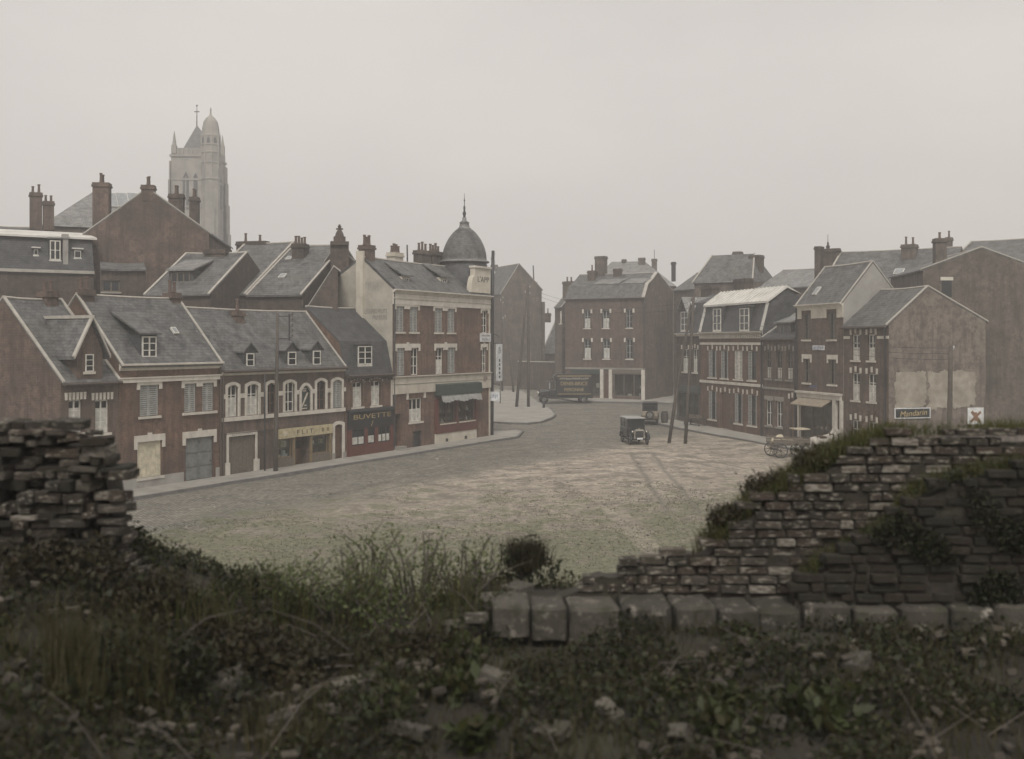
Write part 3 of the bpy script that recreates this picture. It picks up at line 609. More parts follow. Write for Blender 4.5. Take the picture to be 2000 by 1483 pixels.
# --- house with two stone lintel doorways
H = House('brick_house', 'brick house with white cornice, boarded cream window and grey double door', lp(232), lp(430.5))
ev = H.uz(430, 706)[1]; rg = H.sz(350, 588, H.W); H.prof = gable_prof(rg, ev)
r = H.rect(273, 310, 752, 813); H.win(r, 'shut', sm='grey_paint', rev=.25); H.eared(r, False)
r1 = H.rect(360, 383, 749, 805); r2 = H.rect(395, 417, 748, 804)
r1 = (*r1[:2], (r1[2]+r2[2])/2, (r1[3]+r2[3])/2); r2 = (*r2[:2], *r1[2:])
H.win(r1, 'shut', sill=None, rev=.25); H.win(r2, 'shut', sill=None, rev=.25); H.eared((r1[0], r2[1], r1[2], r1[3]), False, [(r1[1], r2[0])]); H.stone(r1[0]-.15, r2[1]+.2, r1[2]-.13, r1[2]-.003, 'sill', .1)
r = H.rect(268, 316, 862, 932); r = (r[0], r[1], r[2], r[3]); H.win(r, 'panel', sm='cream_paint', sill='stone', rev=.25); H.eared(r, True, h=.32, drop=.35)
r = H.rect(362, 417, 854, 941); r = (r[0], r[1], .02, r[3]); H.win(r, 'door', sm='blue_grey_paint', cols=2, rows=3, sill=None, rev=.3); H.eared(r, True, h=.34, drop=.35)
H.shell('brick_red'); H.roof('slate', verge=(1, 1), ov=.3)
H.moulding(ev-.36, ev-.02, .3); H.band(ev-.95, ev-.75, .1, name='string_course'); H.band(ev-.75, ev-.69, .14, name='string_course')
MB().box(0, r[0]-.15, -.05, -.002, -.2, .62).build('plinth', 'plaster_grey', H.o); MB().box(r[1]+.15, H.W, -.05, -.002, -.2, .62).build('plinth', 'plaster_grey', H.o)
H.dormer(276, 304, 657, 698, 'shed', rows=3, wide=.1, rmat='slate'); H.skylight(340, 648, .35, .45)
H.stack(.1, .85, rg[0], rg[1]-.8, rg[1]+.35, 2, 'brick_mauve'); H.stack(H.W-.75, H.W-.1, rg[0]+.1, rg[1]-.5, rg[1]+.42, 2, 'brick_mauve'); H.pipe(H.W-.06, 0, ev-.3)

# --- house with the shop of the yellow sign
H = House('shop_house', 'brick shop house with arched stone window surrounds and a yellow sign over the shop', lp(431), lp(673))
ev = (H.uz(440, 726)[1]+H.uz(668, 712)[1])/2; rg = H.sz(598, 613, H.W); H.prof = gable_prof(rg, ev)
W1 = [(444, 464, 753, 818), (482, 504, 750, 812), (521, 539, 748, 807), (556, 575, 746, 803), (618, 635, 743, 797), (649, 667, 741, 797)]
rs = [H.rect(*q) for q in W1]; zb = sum(r[2] for r in rs)/6; zt = sum(r[3] for r in rs)/6
for k, r in enumerate(rs):
    r = (r[0], r[1], zb, zt)
    if k == 5: o = H.win(r, 'shut', sill=None, rev=.25)
    else: o = H.win(r, 'sash', 'brown_paint' if k in (2, 4) else 'white_paint', 2, 3, None, curtain=.6 if k < 2 else False, rev=.25)
    H.arch(r, .16, .17, par=o)
    for sd in (-1, 1):
        x = r[0]-.17 if sd < 0 else r[1]+.17; H.stone(min(x, x+sd*.22), max(x, x+sd*.22), zt-.75, zt-.5, 'impost_block', .05, par=o)
rn = H.rect(588, 606, 757, 805); rn = (rn[0], rn[1], zb, zt-.25); H.holes.append((*rn, .14)); nf = H.arch(rn, .33, .16)
ps = MB().box(rn[0]+.01, rn[1]-.01, .1, .135, rn[2]+.01, rn[3]-.01).build('poster', 'green_paint', H.o)
c = (rn[0]+rn[1])/2
MB().prism([(rn[0]+.1, .09, zb+.2), (rn[0]+.25, .09, zb+.2), (rn[1]-.05, .09, zb+1.05), (rn[1]-.2, .09, zb+1.05)], (0, .009, 0)).build('printed_bar', 'letters_pale', ps)
for z, ww in ((1.28, .36), (1.16, .3), (.12, .5), (.3, .22)): MB().box(c-ww/2+(.1 if z == .3 else 0), c+ww/2+(.1 if z == .3 else 0), .09, .099, zb+z-.035, zb+z+.035).build('printed_line', 'letters_pale', ps)
H.band(zb-.24, zb-.02, .09, name='sill_band'); H.band(zb-.95, zb-.88, .05, 'brick_dark', 'string_course')
H.moulding(ev-.32, ev-.14, .22); H.gutter('rust_metal', .02, .1)
g = H.rect(446, 498, 851, 929); g = (g[0], g[1], .02, g[3]); H.win(g, 'panel', sm='wood_grey', sill=None, rev=.3); H.eared(g, False, h=.2, ear=.16, drop=g[3]-.75, pr=.05)
for x in (g[0]-.22, g[1]+.01): H.stone(x-.06, x+.27, 0, .78, 'pier_base', .09)
marks('letters_faded', H.o, (g[0]+g[1])/2, g[3]+.1, (g[1]-g[0])*.8, .12, 11, -.051)
sg = H.rect(543, 646, 834, 851)
sb = MB().box(sg[0], sg[1], -.16, -.002, sg[2]-.02, sg[3]+.02).build('sign_board', 'yellow_sign', H.o)
text('F L I T', 'letters_dark', sb, sg[0]+(sg[1]-sg[0])*.46, (sg[2]+sg[3])/2, (sg[1]-sg[0])*.3, .27, -.165)
for f in (.1, .8, .9): MB().box(sg[0]+(sg[1]-sg[0])*f-.12, sg[0]+(sg[1]-sg[0])*f+.12, -.168, -.16, (sg[2]+sg[3])/2-.12, (sg[2]+sg[3])/2+.12).build('painted_mark', 'letters_pale' if f < .5 else 'ochre_paint', sb)
zt2 = sg[2]-.03; gr = []
for (a, b, z0, kind) in ((541, 569, .62, 'shop'), (577, 604, .05, 'shopdoor'), (608, 640, .6, 'shop')):
    r = H.rect(a, b, 840, 900); r = (r[0], r[1], z0, zt2)
    if kind == 'shop':
        H.holes.append((*r, .9)); o = H.win(r, 'shop', 'ochre_paint', 1, 1, None, False, .06)
        MB().box(r[0]-.05, r[1]+.05, -.14, -.002, .02, z0-.02).build('stall_riser', 'wood_grey', o)
        for k in range(9):
            x = r[0]+.15+(r[1]-r[0]-.3)*random.random(); z = z0+.03+(k % 3)*.55; hh = random.uniform(.15, .4); ww = random.uniform(.08, .16)
            tag(MB().box(x-ww, x+ww, .25, .4, z, z+hh).build('shop_goods', random.choice(['letters_pale', 'red_paint', 'yellow_sign', 'enamel_white', 'brown_paint']), o))
        for k in (1, 2): MB().box(r[0]+.02, r[1]-.02, .2, .5, z0+.55*k-.02, z0+.55*k+.02).build('shelf', 'wood_grey', o)
    else:
        H.holes.append((*r, .9)); o = MB().box(r[0]+.05, r[1]-.05, .55, .6, .06, r[3]-.05).build('door', 'brown_paint', H.o)
        MB().box(r[0]+.2, r[1]-.2, .53, .549, 1.0, r[3]-.3).build('pane', 'glass', o)
for px in (539, 572, 606, 643):
    u = H.uz(px, 860)[0]; MB().box(u-.07, u+.07, -.12, -.002, .02, zt2).build('pilaster', 'ochre_paint', H.o)
r = H.rect(653, 668, 829, 893); r = (r[0], r[1], .12, r[3]); o = H.win(r, 'door', sm='brown_paint', cols=1, rows=3, sill=None, rev=.3); H.arch(r, .1, .22, par=o)
for sd, x in ((-1, r[0]), (1, r[1])): H.stone(min(x+sd*.02, x+sd*.32), max(x+sd*.02, x+sd*.32), 0, .5, 'pier_base', .1, 'stone_grey', o)
H.shell('brick_mauve'); H.roof('slate', verge=(0, 1), ov=.25)
for q in ((480, 495, 690, 716), (561, 577, 687, 714), (610, 625, 685, 713)): H.dormer(*q, 'gable', rows=2, cols=1, wide=.16, rise=.42)
H.chimney(456, 471, 607, 640, rg[0]-.5, 1, 'brick_mauve', .5); H.pipe(.07, 0, ev-.3)

# --- bar
H = House('shop_house', 'narrow brick bar with dark mansard roof and black shopfront lettered in gold', lp(674), lp(766))
ev = H.uz(680, 731)[1]; rg = H.sz(692, 606, H.W); bk = (.45, H.uz(757, 670, .45)[1]); H.prof = [(0, ev), bk, (max(rg[0], 2.9), rg[1]), (6, bk[1]), (6.4, ev)]
for q in ((688, 708, 746, 795), (724, 743, 744, 792)):
    r = H.rect(*q); o = H.win(r, 'sash', 'white_paint', 2, 3, 'stone', curtain=.8)
    H.arch(r, .12, .16, 'brick_red', o, .04); H.arch((r[0]-.16, r[1]+.16, r[3]-.05, r[3]+.16), .13, .05, 'mortar_line', o, .07)
H.band(ev-.3, ev-.16, .1, 'brick_dark', 'cornice')
for k in range(17): x = .12+(H.W-.24)*k/16; MB().box(x-.06, x+.06, -.09, -.002, ev-.46, ev-.31).build('dentil', 'brick_mauve', H.o)
H.gutter('rust_metal', 0, .09)
f0, f1, fb, ft = H.rect(678, 765, 803, 895); u = [H.uz(p, 860)[0] for p in (678, 684, 709, 715, 729, 735, 759, 765)]
sf = MB().box(f0, f1, -.14, -.002, .02, .78).build('shopfront', 'red_paint', H.o)
MB().box(f0, f1, -.14, -.002, ft-1.05, ft).build('sign_board', 'black_paint', sf); MB().prism([(f0-.06, -.002, ft+.01), (f0-.06, -.26, ft+.01), (f0-.06, -.22, ft+.16), (f0-.06, -.002, ft+.2)], (f1-f0+.12, 0, 0)).build('cornice', 'black_paint', sf)
text('BUVETTE', 'gold_letters', sf, (f0+f1)/2+.1, ft-.3, (f1-f0)*.84, .3, -.146)
MB().prism([((f0+f1)/2-.1, -.15, ft-.95), ((f0+f1)/2-.04, -.15, ft-.95), ((f0+f1)/2+.16, -.15, ft-.62), ((f0+f1)/2+.1, -.15, ft-.62)], (0, .008, 0)).build('emblem', 'gold_letters', sf)
for a, b in ((u[0], u[1]), (u[2], u[3]), (u[4], u[5]), (u[6], u[7])): MB().box(a, b, -.16, -.002, .78, ft-1.05).build('pilaster', 'red_paint', sf)
for a, b, c in ((u[1], u[2], 2), (u[3], u[4], 1), (u[5], u[6], 3)):
    H.win((a, b, .79, ft-1.06), 'sash', 'black_paint', c, 1, None, False, -.08, sf, curtain=.5)
H.shell('brick_red'); H.roof('slate_dark', verge=(0, 0), ov=.2)
d = H.dormer(698, 725, 676, 712, 'flat', wide=.04, rows=3, cols=2)
H.stone(H.W-.16, H.W-.01, 0, ev-.5, 'corner_strip', .05)

# --- tall corner house
H = House('corner_house', 'tall three storey brick corner house with white stone bands and grey egg shaped dome', lp(766.5), lp(957))
WH = H
ev = (H.uz(770, 566)[1]+H.uz(950, 577)[1])/2; rg = H.sz(706, 508, 0); H.prof = [(0, ev), (max(rg[0], 2.5), rg[1]+.1), (5.6, ev+.2)]
def pairs(lst, style):
    rr = [H.rect(*q) for q in lst]; zb = sum(r[2] for r in rr)/len(rr); zt = sum(r[3] for r in rr)/len(rr)
    return [(r[0], r[1], zb, zt) for r in rr]
a = pairs([(773.5, 789, 600, 648), (800, 816, 600, 648), (849, 864, 603, 650), (874, 888, 603, 650), (941, 952, 604, 651)], 0)
for k, r in enumerate(a): H.win(r, 'shut' if k < 4 else 'sash', sm='grey_paint', rev=.25)
H.eared((a[0][0], a[1][1], *a[0][2:]), True, [(a[0][1], a[1][0])]); H.eared((a[2][0], a[3][1], *a[2][2:]), True, [(a[2][1], a[3][0])]); H.eared(a[4], True, h=.26, ear=.16)
b = pairs([(775, 790, 681, 732), (803, 817, 680, 732), (851, 865, 679, 731), (874, 889, 678, 730), (941, 950, 678, 728)], 0)
for k, r in enumerate(b):
    if k in (0, 3): H.win(r, 'shut', sm='grey_paint', sill=None, rev=.25)
    else: H.win(r, 'sash', 'white_paint', 2, 3, None, curtain=.55 if k == 2 else False, rev=.25)
H.eared((b[0][0], b[1][1], *b[0][2:]), True, [(b[0][1], b[1][0])]); H.eared((b[2][0], b[3][1], *b[2][2:]), True, [(b[2][1], b[3][0])]); H.eared(b[4], True, h=.26, ear=.16)
fz0 = H.uz(806, 768)[1]; fz1 = H.uz(860, 736)[1]
H.band(fz0, fz1, .1, 'plaster', 'fascia'); H.moulding(fz1, fz1+.16, .24, 'stone', 'cornice'); H.band(fz0+.62, fz0+.66, .12, 'stone_grey', 'moulding_line')
H.moulding(ev-.28, ev, .36); H.band(ev-1.0, ev-.3, .08, 'stone', 'frieze'); H.band(ev-.62, ev-.56, .13, 'stone', 'moulding_line')
text('EP', 'red_paint', H.o, H.uz(946, 742)[0], fz1-.34, .55, .34, -.108)
r = H.rect(799, 824, 778, 824); H.win(r, 'sash', 'white_paint', 3, 1, 'stone', curtain=.55); H.stone(r[0]-.35, r[0]-.13, r[3]-.05, r[3]+.35, 'impost_block', .07); H.stone(r[1]+.2, r[1]+.42, r[3]-.02, r[3]+.38, 'impost_block', .07)
r = H.rect(769, 783, 809, 868); r = (r[0], r[1], .35, r[3]); H.holes.append((*r, .9)); MB().box(r[0]+.02, r[1]-.02, .7, .75, .36, r[3]-.02).build('door', 'green_paint', H.o)
MB().box(r[0]-.1, r[1]+.25, -.7, -.003, -.1, .18).build('step', 'stone_grey', H.o); MB().box(r[0]-.05, r[1]+.15, -.38, -.004, .18, .34).build('step', 'stone_grey', H.o)
r = H.rect(807, 823, 842, 876); r = (r[0], r[1], .02, r[3]); H.win(r, 'door', sm='black_paint', cols=1, rows=2, sill=None)
s0, s1 = H.uz(849, 800)[0], H.uz(931, 800)[0]; pz = H.uz(889, 843)[1]; wz0 = H.uz(889, 826)[1]; wz1 = H.uz(889, 777)[1]
pln = MB().box(s0-.02, s1-.2, -.12, -.002, -.3, pz).build('plinth', 'plaster', H.o)
for px in (870, 907):
    x = H.uz(px, 850)[0]; MB().box(x-.16, x+.16, -.135, -.121, pz-.62, pz-.4).build('air_vent', 'black_paint', pln)
sf = MB().box(s0, s1-.1, -.16, -.002, pz+.003, wz0).build('shopfront', 'red_paint', H.o)
for px, wd in ((851, .2), (890, .12), (929, .2)):
    x = H.uz(px, 800)[0]; MB().box(x-wd, x+wd, -.15, -.002, wz0+.002, wz1+.05).build('pilaster', 'red_paint', sf)
for p0, p1 in ((856, 887), (893, 925)):
    r = (H.uz(p0, 800)[0], H.uz(p1, 800)[0], wz0+.05, wz1); H.holes.append((*r, .8)); o = H.win(r, 'shop', 'brown_paint', 2, 1, None, False, .03)
    for k in range(8):
        x = r[0]+.15+(r[1]-r[0]-.3)*random.random(); z = r[2]+(k % 2)*.75; hh = random.uniform(.15, .42)
        MB().lathe((x, .3, z), [(.12, 0), (.14, hh*.6), (.05, hh), (.04, hh+.12)], 8).build('jar', random.choice(['letters_pale', 'green_paint', 'ochre_paint', 'fruit_mix', 'red_paint']), o)
    MB().box(r[0]+.02, r[1]-.02, .15, .6, r[2]+.68, r[2]+.74).build('shelf', 'wood_grey', o); MB().box(r[0], r[1], -.2, -.16, wz0-.02, wz0+.07).build('sill', 'letters_pale', o)
az0, az1 = H.uz(889, 768)[1], H.uz(889, 750)[1]
MB().prism([(s0-.05, -.002, az0), (s0-.05, -.5, az0-.05), (s0-.05, -.42, az1), (s0-.05, -.002, az1+.1)], (s1-s0+.1, 0, 0)).build('sign_box', 'green_paint', sf)
aw = MB(); n = 22
for k in range(n):
    x0 = s0+.15+(s1-s0-.3)*k/n; x1 = s0+.15+(s1-s0-.3)*(k+1)/n; z0 = az0-.5-.06*math.sin(k*.7)-(.04 if k % 2 else 0)
    aw.quad((x0, -.45, az0-.06), (x1, -.45, az0-.06), (x1, -.6, z0), (x0, -.6, z0))
aw.build('awning', 'grey_canvas', sf)
sx = H.rect(937, 956.5, 651.5, 668); o = MB().box(sx[0], sx[1], -.1, -.002, sx[2], sx[3]).build('sign_board', 'enamel_white', H.o)
marks('red_paint', o, (sx[0]+sx[1])/2, sx[3]-.15, (sx[1]-sx[0])*.86, .15, 7, -.102); marks('letters_faded', o, (sx[0]+sx[1])/2, sx[2]+.2, (sx[1]-sx[0])*.8, .22, 5, -.102)
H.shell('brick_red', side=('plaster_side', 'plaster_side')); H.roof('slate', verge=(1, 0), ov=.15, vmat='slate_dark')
H.stone(H.W-.2, H.W, 0, ev-1.0, 'corner_strip', .04, 'plaster'); H.pipe(.1, 0, ev-.2, 'slate_dark')
for q in ((789, 797, 543, 550), (863, 871, 545, 553)): H.dormer(*q, 'shed', mat='plaster', rmat='slate', rows=1, cols=2, wide=.22)
# end wall lettering and flue
for body, px0, px1, py, mt in (('LEGUMES FRUITS', 712, 756, 608, 'letters_faded'), ('PRIMEURS', 728, 756, 620, 'letters_faded')):
    y0, z0 = H.sz(px0, py, 0); y1, z1 = H.sz(px1, py, 0); text(body, mt, H.o, (y0+y1)/2, (z0+z1)/2, abs(y0-y1), .3, -.012, 'left')
y0, z0 = H.sz(713, 560, 0); y1, z1 = H.sz(741, 560, 0); marks('plaster_grey', H.o, (y0+y1)/2, z0, abs(y0-y1), .65, 6, -.008, 'left')
yc, zc = H.sz(702, 700, 0); MB().box(-.22, -.002, rg[0]-.25, rg[0]+.3, 5.5, rg[1]+.6).build('flue', 'plaster', H.o)
H.stack(.35, 1.15, rg[0]+.1, rg[1]-.6, rg[1]+1.05, 3, 'brick_mauve', .8)
for px0, px1, pt, np_ in ((763, 780, 494, 4), (815, 834, 490, 3), (838, 858, 492, 4)): H.chimney(px0, px1, pt, 540, rg[0]+1.2, np_, 'brick_grey' if px0 > 800 else 'plaster', .7)
u, z = H.uz(776, 470, rg[0]+2); MB().tube([(u+.6, rg[0]+1.5, z-2), (u+.55, rg[0]+1.5, z-.3)], .06, 6).build('stove_pipe', 'dark_metal', H.o)
# dome
cy = 1.75; cu = H.uz(907, 510, cy)[0]; dz = lambda py: H.uz(907, py, cy)[1]
k = H.uz(907+42, 510, cy)[0]; wpx = (H.P+H.d*cu+H.n*cy).y/F; rr = 43.5*wpx
zb, zt = dz(511), dz(447)
H0 = MB().lathe((cu, cy, 0), [(rr*1.03, ev-.9), (rr*1.03, zb-.25), (rr*.98, zb-.2), (rr*1.02, zb-.12)], 20).build('drum', 'slate_dark', H.o, True)
pr_ = [(rr*1.1, zb-.12), (rr*1.1, zb+.02), (rr, zb+.05)]
for t in range(1, 15): f = t/14; pr_.append((rr*(.24+.76*math.cos(f*math.pi/2)**.72), zb+.05+(zt-zb)*(f**.92)))
dm = MB().lathe((cu, cy, 0), pr_, 24).build('dome', 'slate', H.o, True)
MB().lathe((cu, cy, 0), [(rr*1.12, zb-.1), (rr*1.12, zb+.0), (rr*1.04, zb+.06)], 24).build('dome_ring', 'slate_light', dm, True)
hh = dz(430)-zt
MB().lathe((cu, cy, zt-.05), [(rr*.3, 0), (rr*.3, .1), (rr*.24, .14), (rr*.2, hh*.7), (rr*.24, hh*.75), (rr*.1, hh), (rr*.09, hh+.25)], 12).build('lantern', 'slate_light', dm, True)
zf = dz(378); MB().lathe((cu, cy, zt+hh), [(rr*.1, 0), (rr*.05, .3), (rr*.09, .5), (rr*.04, .7), (rr*.055, 1.0), (.03, 1.1), (.03, (zf-zt-hh)*.7), (.07, (zf-zt-hh)*.74), (.025, (zf-zt-hh)*.78), (.012, zf-zt-hh)], 8).build('finial', 'dark_metal', dm, True)
o_ = MB().box(cu+rr*.72, cu+rr*1.15, cy-.35, cy+.35, zb+.1, zb+.95).build('dome_dormer', 'zinc', H.o)
MB().lathe((cu+rr*.72, cy, zb+.95), [(.45, 0), (.45, rr*.46)], 12, 'x').build('dormer_hood', 'zinc', o_)
# curved parapet with the shop name
a0, a1, b0, b1 = H.rect(926, 956.5, 522, 570); L_ = [(a0-.5, b0-.1), (a1, b0-.1), (a1, b1-.1), (a0, b1-.1), (a0, b1-.7)]
for t in range(1, 7): q = t/6*math.pi/2; L_.append((a0-.5*math.sin(q), b1-.7-(b1-b0-.7)*(1-math.cos(q))))
pp = MB().prism([(x, -.06, z) for x, z in L_], (0, .4, 0)).build('parapet', 'plaster', H.o); MB().box(a0-.08, a1+.05, -.16, .4, b1-.1, b1+.05).build('coping', 'stone', pp)
text("L'APP", 'letters_dark', pp, (a0+a1)/2+.1, (b0+b1)/2, (a1-a0)*.72, .42, -.068)

# ------------------------------------------------------------------ right row
def rhouse(name, label, p0, p1, cat='house'): return House(name, label, rp(p0), rp(p1), cat)
def rowz(H, lst):
    rr = [H.rect(*q) for q in lst]; zb = sum(r[2] for r in rr)/len(rr); zt = sum(r[3] for r in rr)/len(rr)
    return [(r[0], r[1], zb, zt) for r in rr]
# --- far end: house with the hipped dormer
H = rhouse('shop_house', 'dark brick house with steep mansard and hipped dormer, behind the paired leaning poles', 1322, 1367.5)
ev = H.uz(1366, 651)[1]; H.prof = [(0, ev), (.7, ev+2.55), (3.4, ev+3.4), (6.4, ev+2.4), (7, ev)]
for r in rowz(H, [(1333, 1344, 682, 727), (1353, 1362, 682, 727)]): o = H.win(r, 'sash', 'white_paint', 2, 3, 'stone', curtain=.6); H.blocks(r, o)
r = H.rect(1326, 1364, 768, 836); r = (r[0], r[1], .5, r[3]); H.holes.append((*r, .8)); o = H.win(r, 'shop', 'green_paint', 4, 1, None, False, .05)
H.band(r[3]+.1, r[3]+.65, .12, 'green_paint', 'fascia'); H.moulding(ev-.25, ev, .25)
H.shell('brick_dark'); H.roof('slate_dark', verge=(0, 0), ridge=None)
d = H.dormer(1331, 1345, 609, 646, 'gable', wide=.12, rows=3, rise=1.1, rmat='slate_light', hood=.35)
# --- house with the zinc roof
H = rhouse('brick_house', 'two storey brick house with light zinc roof over a dark slate mansard with two windows', 1368, 1490)
ev = (H.uz(1370, 650)[1]+H.uz(1486, 648)[1])/2; zk = H.uz(1430, 598, .55)[1]; zs = H.sz(1536, 560, H.W); H.prof = [(0, ev), (.55, zk), (zs[0], zs[1]-.2), (zs[0]+1, zs[1]-.8), (zs[0]+1.6, ev)]
up = rowz(H, [(1384, 1399, 686, 738), (1408, 1422, 685, 739), (1434, 1450, 684, 741), (1461, 1477, 684, 742)])
for k, r in enumerate(up):
    if k == 2: o = H.win(r, 'shut', sm='white_paint', rev=.22)
    else: o = H.win(r, 'sash', 'brown_paint', 1, 2, 'stone', rev=.22); H.inleaf(r, 0, .42, 'grey_paint', o); (H.inleaf(r, .84, 1, 'grey_paint', o) if k < 2 else 0)
    H.blocks(r, o)
lo = rowz(H, [(1384, 1399, 766, 822), (1435, 1450, 768, 827), (1461, 1478, 769, 829)])
for r in lo: o = H.win(r, 'sash', 'brown_paint', 1, 2, 'stone', rev=.22); H.inleaf(r, 0, .38, 'grey_paint', o); H.inleaf(r, .86, 1, 'grey_paint', o); H.blocks(r, o)
r = H.rect(1409, 1424, 767, 838); r = (r[0], r[1], .3, r[3]); o = H.win(r, 'door', sm='brown_paint', cols=1, rows=3, sill=None, rev=.25); H.blocks(r, o); MB().box(r[0]-.15, r[1]+.15, -.4, -.003, -.1, .28).build('step', 'stone_grey', o)
H.moulding(ev-.2, ev+.02, .3); H.band(ev-1.02, ev-.82, .07, name='string_course'); H.band(ev-.62, ev-.22, .04, 'brick_red', 'frieze')
for k in range(30): x = .15+(H.W-.3)*k/29; MB().box(x-.07, x+.07, -.16, -.041, ev-.5, ev-.21).build('dentil', 'stone', H.o)
z = H.uz(1430, 750)[1]; H.band(z-.08, z+.14, .09, name='string_course'); H.pipe(H.W-.06, 0, ev, 'dark_metal', .07)
H.shell('brick_red', side=('brick_dark', 'slate_dark')); H.roof('slate_dark', verge=(0, 0), ridge=None, t=.1)
for x in (.08, H.W-.08): MB().prism([(x-.12, -.05, ev+.05), (x+.12, -.05, ev+.05), (x+.12, .5, zk+.05), (x-.12, .5, zk+.05)], (0, -.12, .06)).build('hip_flashing', 'zinc', H.o)
zr = MB().prism([(-.1, .3, zk+.05), (-.1, .3, zk+.2), (-.1, zs[0], zs[1]+.07), (-.1, zs[0]+1.2, zs[1]-.55), (-.1, zs[0], zs[1]-.08)], (H.W+.25, 0, 0)).build('zinc_roof', 'zinc', H.o)
for k in range(19): x = -.05+(H.W+.1)*k/18; MB().prism([(x-.025, .3, zk+.2), (x-.025, .3, zk+.26), (x-.025, zs[0], zs[1]+.15), (x-.025, zs[0], zs[1]+.07)], (.06, 0, 0)).build('standing_seam', 'zinc', zr)
for q in ((1394, 1409, 603, 646), (1446, 1464, 602, 646)): H.dormer(*q, 'flat', wide=.08, rows=3, cols=2, mat='slate_dark')
H.chimney(1441, 1463, 545, 590, 4.2, 0, 'brick_dark', .8); H.chimney(1377, 1397, 559, 590, 3.8, 0, 'brick_dark', .8)
# --- low house between
H = rhouse('brick_house', 'plain narrow brick house with low sloping roof, between zinc roofed house and taller shop', 1490.5, 1556)
ev = H.uz(1495, 660)[1]; H.prof = [(0, ev), (3.6, ev+2.3), (7, ev)]
for r in rowz(H, [(1496, 1506, 684, 739), (1516, 1527, 685, 741), (1536, 1548, 686, 743)]): o = H.win(r, 'sash', 'wood_grey', 2, 3, 'stone_grey', curtain=.4); H.blocks(r, o, 'stone_grey')
for r in rowz(H, [(1496, 1508, 782, 832), (1516, 1528, 783, 834)]): o = H.win(r, 'sash', 'white_paint', 2, 2, 'stone_grey'); H.stone(r[0]-.2, r[1]+.2, r[3]+.005, r[3]+.3, 'lintel', .04, 'stone_grey', o)
r = H.rect(1543, 1553, 779, 842); r = (r[0], r[1], .25, r[3]); o = H.win(r, 'door', sm='brown_paint', cols=1, rows=3, sill=None); H.blocks(r, o)
z = H.uz(1520, 760)[1]; H.band(z-.06, z+.1, .06, 'stone_grey', 'string_course')
H.shell('brick_mauve'); H.roof('slate_dark', verge=(1, 0)); H.gutter(); H.pipe(H.W-.05, 0, ev, 'dark_metal', .06); H.dormer(1519, 1546, 634, 652, 'shed', rows=1, cols=3, wide=.1, rmat='slate_light', fr='wood_grey')
# --- tall shop house
H = rhouse('shop_house', 'three storey brick shop house with white frieze and grey slate hung end wall', 1556.5, 1647.5)
ev = (H.uz(1560, 594)[1]+H.uz(1644, 592)[1])/2; rg = H.sz(1705, 514, H.W); H.prof = gable_prof(rg, ev)
for q, l in (((((1568, 1583, 612, 663)), ((1617, 1633, 612, 664)))), 0), (((((1569, 1583, 701, 748)), ((1618, 1634, 702, 751)))), 1):
    for r in rowz(H, q):
        o = H.win(r, 'sash', 'wood_grey', 2, 2, 'stone', rev=.25); H.inleaf(r, 0, .32, 'wood_grey', o); H.inleaf(r, .68, 1, 'wood_grey', o)
        if l: H.eared(r, False, h=.3, ear=.15, drop=.25, par=o)
z0 = H.uz(1600, 622)[1]; z1 = H.uz(1600, 602)[1]
for a, b in ((0, H.rect(1566, 1585, 0, 1)[0]), (H.rect(1566, 1585, 0, 1)[1], H.rect(1615, 1635, 0, 1)[0]), (H.rect(1615, 1635, 0, 1)[1], H.W)): H.band(z0, z1, .05, 'plaster', 'frieze', a, b)
H.band(z1-.12, z1, .055, 'plaster', 'frieze'); H.moulding(z1, ev-.02, .3)
s_ = H.rect(1588, 1611, 675, 684); o = MB().box(s_[0], s_[1], -.05, -.002, s_[2], s_[3]).build('plaque', 'enamel_white', H.o); marks('letters_blue', o, (s_[0]+s_[1])/2, (s_[2]+s_[3])/2, (s_[1]-s_[0])*.85, .2, 6, -.052)
s_ = H.rect(1574, 1602, 750, 760); marks('letters_blue', H.o, (s_[0]+s_[1])/2, (s_[2]+s_[3])/2, 1.1, .22, 8, -.008)
zf = H.uz(1600, 770)[1]; f0 = H.uz(1560, 800)[0]; f1 = H.uz(1645, 800)[0]
sf = MB().box(f0, f1, -.18, -.002, zf-.3, zf).build('shopfront', 'stone', H.o); MB().box(f0-.05, f1+.05, -.3, -.002, zf+.002, zf+.14).build('cornice', 'stone', sf)
r = H.rect(1566, 1628, 780, 850); r = (r[0], r[1], .45, zf-.31); H.holes.append((*r, 1.0)); o = H.win(r, 'shop', 'brown_paint', 3, 1, None, False, .08)
for k in range(11):
    x = r[0]+.2+(r[1]-r[0]-.4)*random.random(); z = r[2]+(k % 2)*.9; hh = random.uniform(.15, .4); MB().box(x-.12, x+.12, .35, .5, z, z+hh).build('shop_goods', random.choice(['letters_pale', 'ochre_paint', 'enamel_white', 'fruit_mix']), o)
MB().box(r[0], r[1], .25, .7, r[2]+.84, r[2]+.89).build('shelf', 'wood_grey', o)
aw = MB().prism([(r[0], -.18, zf-.32), (r[0], -.9, zf-.75), (r[0], -.9, zf-.8), (r[0], -.18, zf-.38)], (r[1]-r[0], 0, 0)).build('awning', 'tan_canvas', sf)
for px, wd in ((1563, .12), (1633, .22), (1647, .1)): x = min(H.uz(px, 800)[0], H.W-.12); MB().box(x-wd, x+wd, -.17, -.002, 0, zf-.301).build('pilaster', 'stone', sf)
r = H.rect(1637.5, 1644, 800, 850); r = (r[0], r[1], .2, zf-.9); H.win(r, 'door', sm='brown_paint', cols=1, rows=3, sill=None)
H.shell('brick_mauve', side=('brick_mauve', 'plaster_grey')); H.roof('slate', verge=(1, 1)); H.skylight(1596, 570, .5, .7); H.pipe(.06, 0, ev, 'dark_metal', .06)
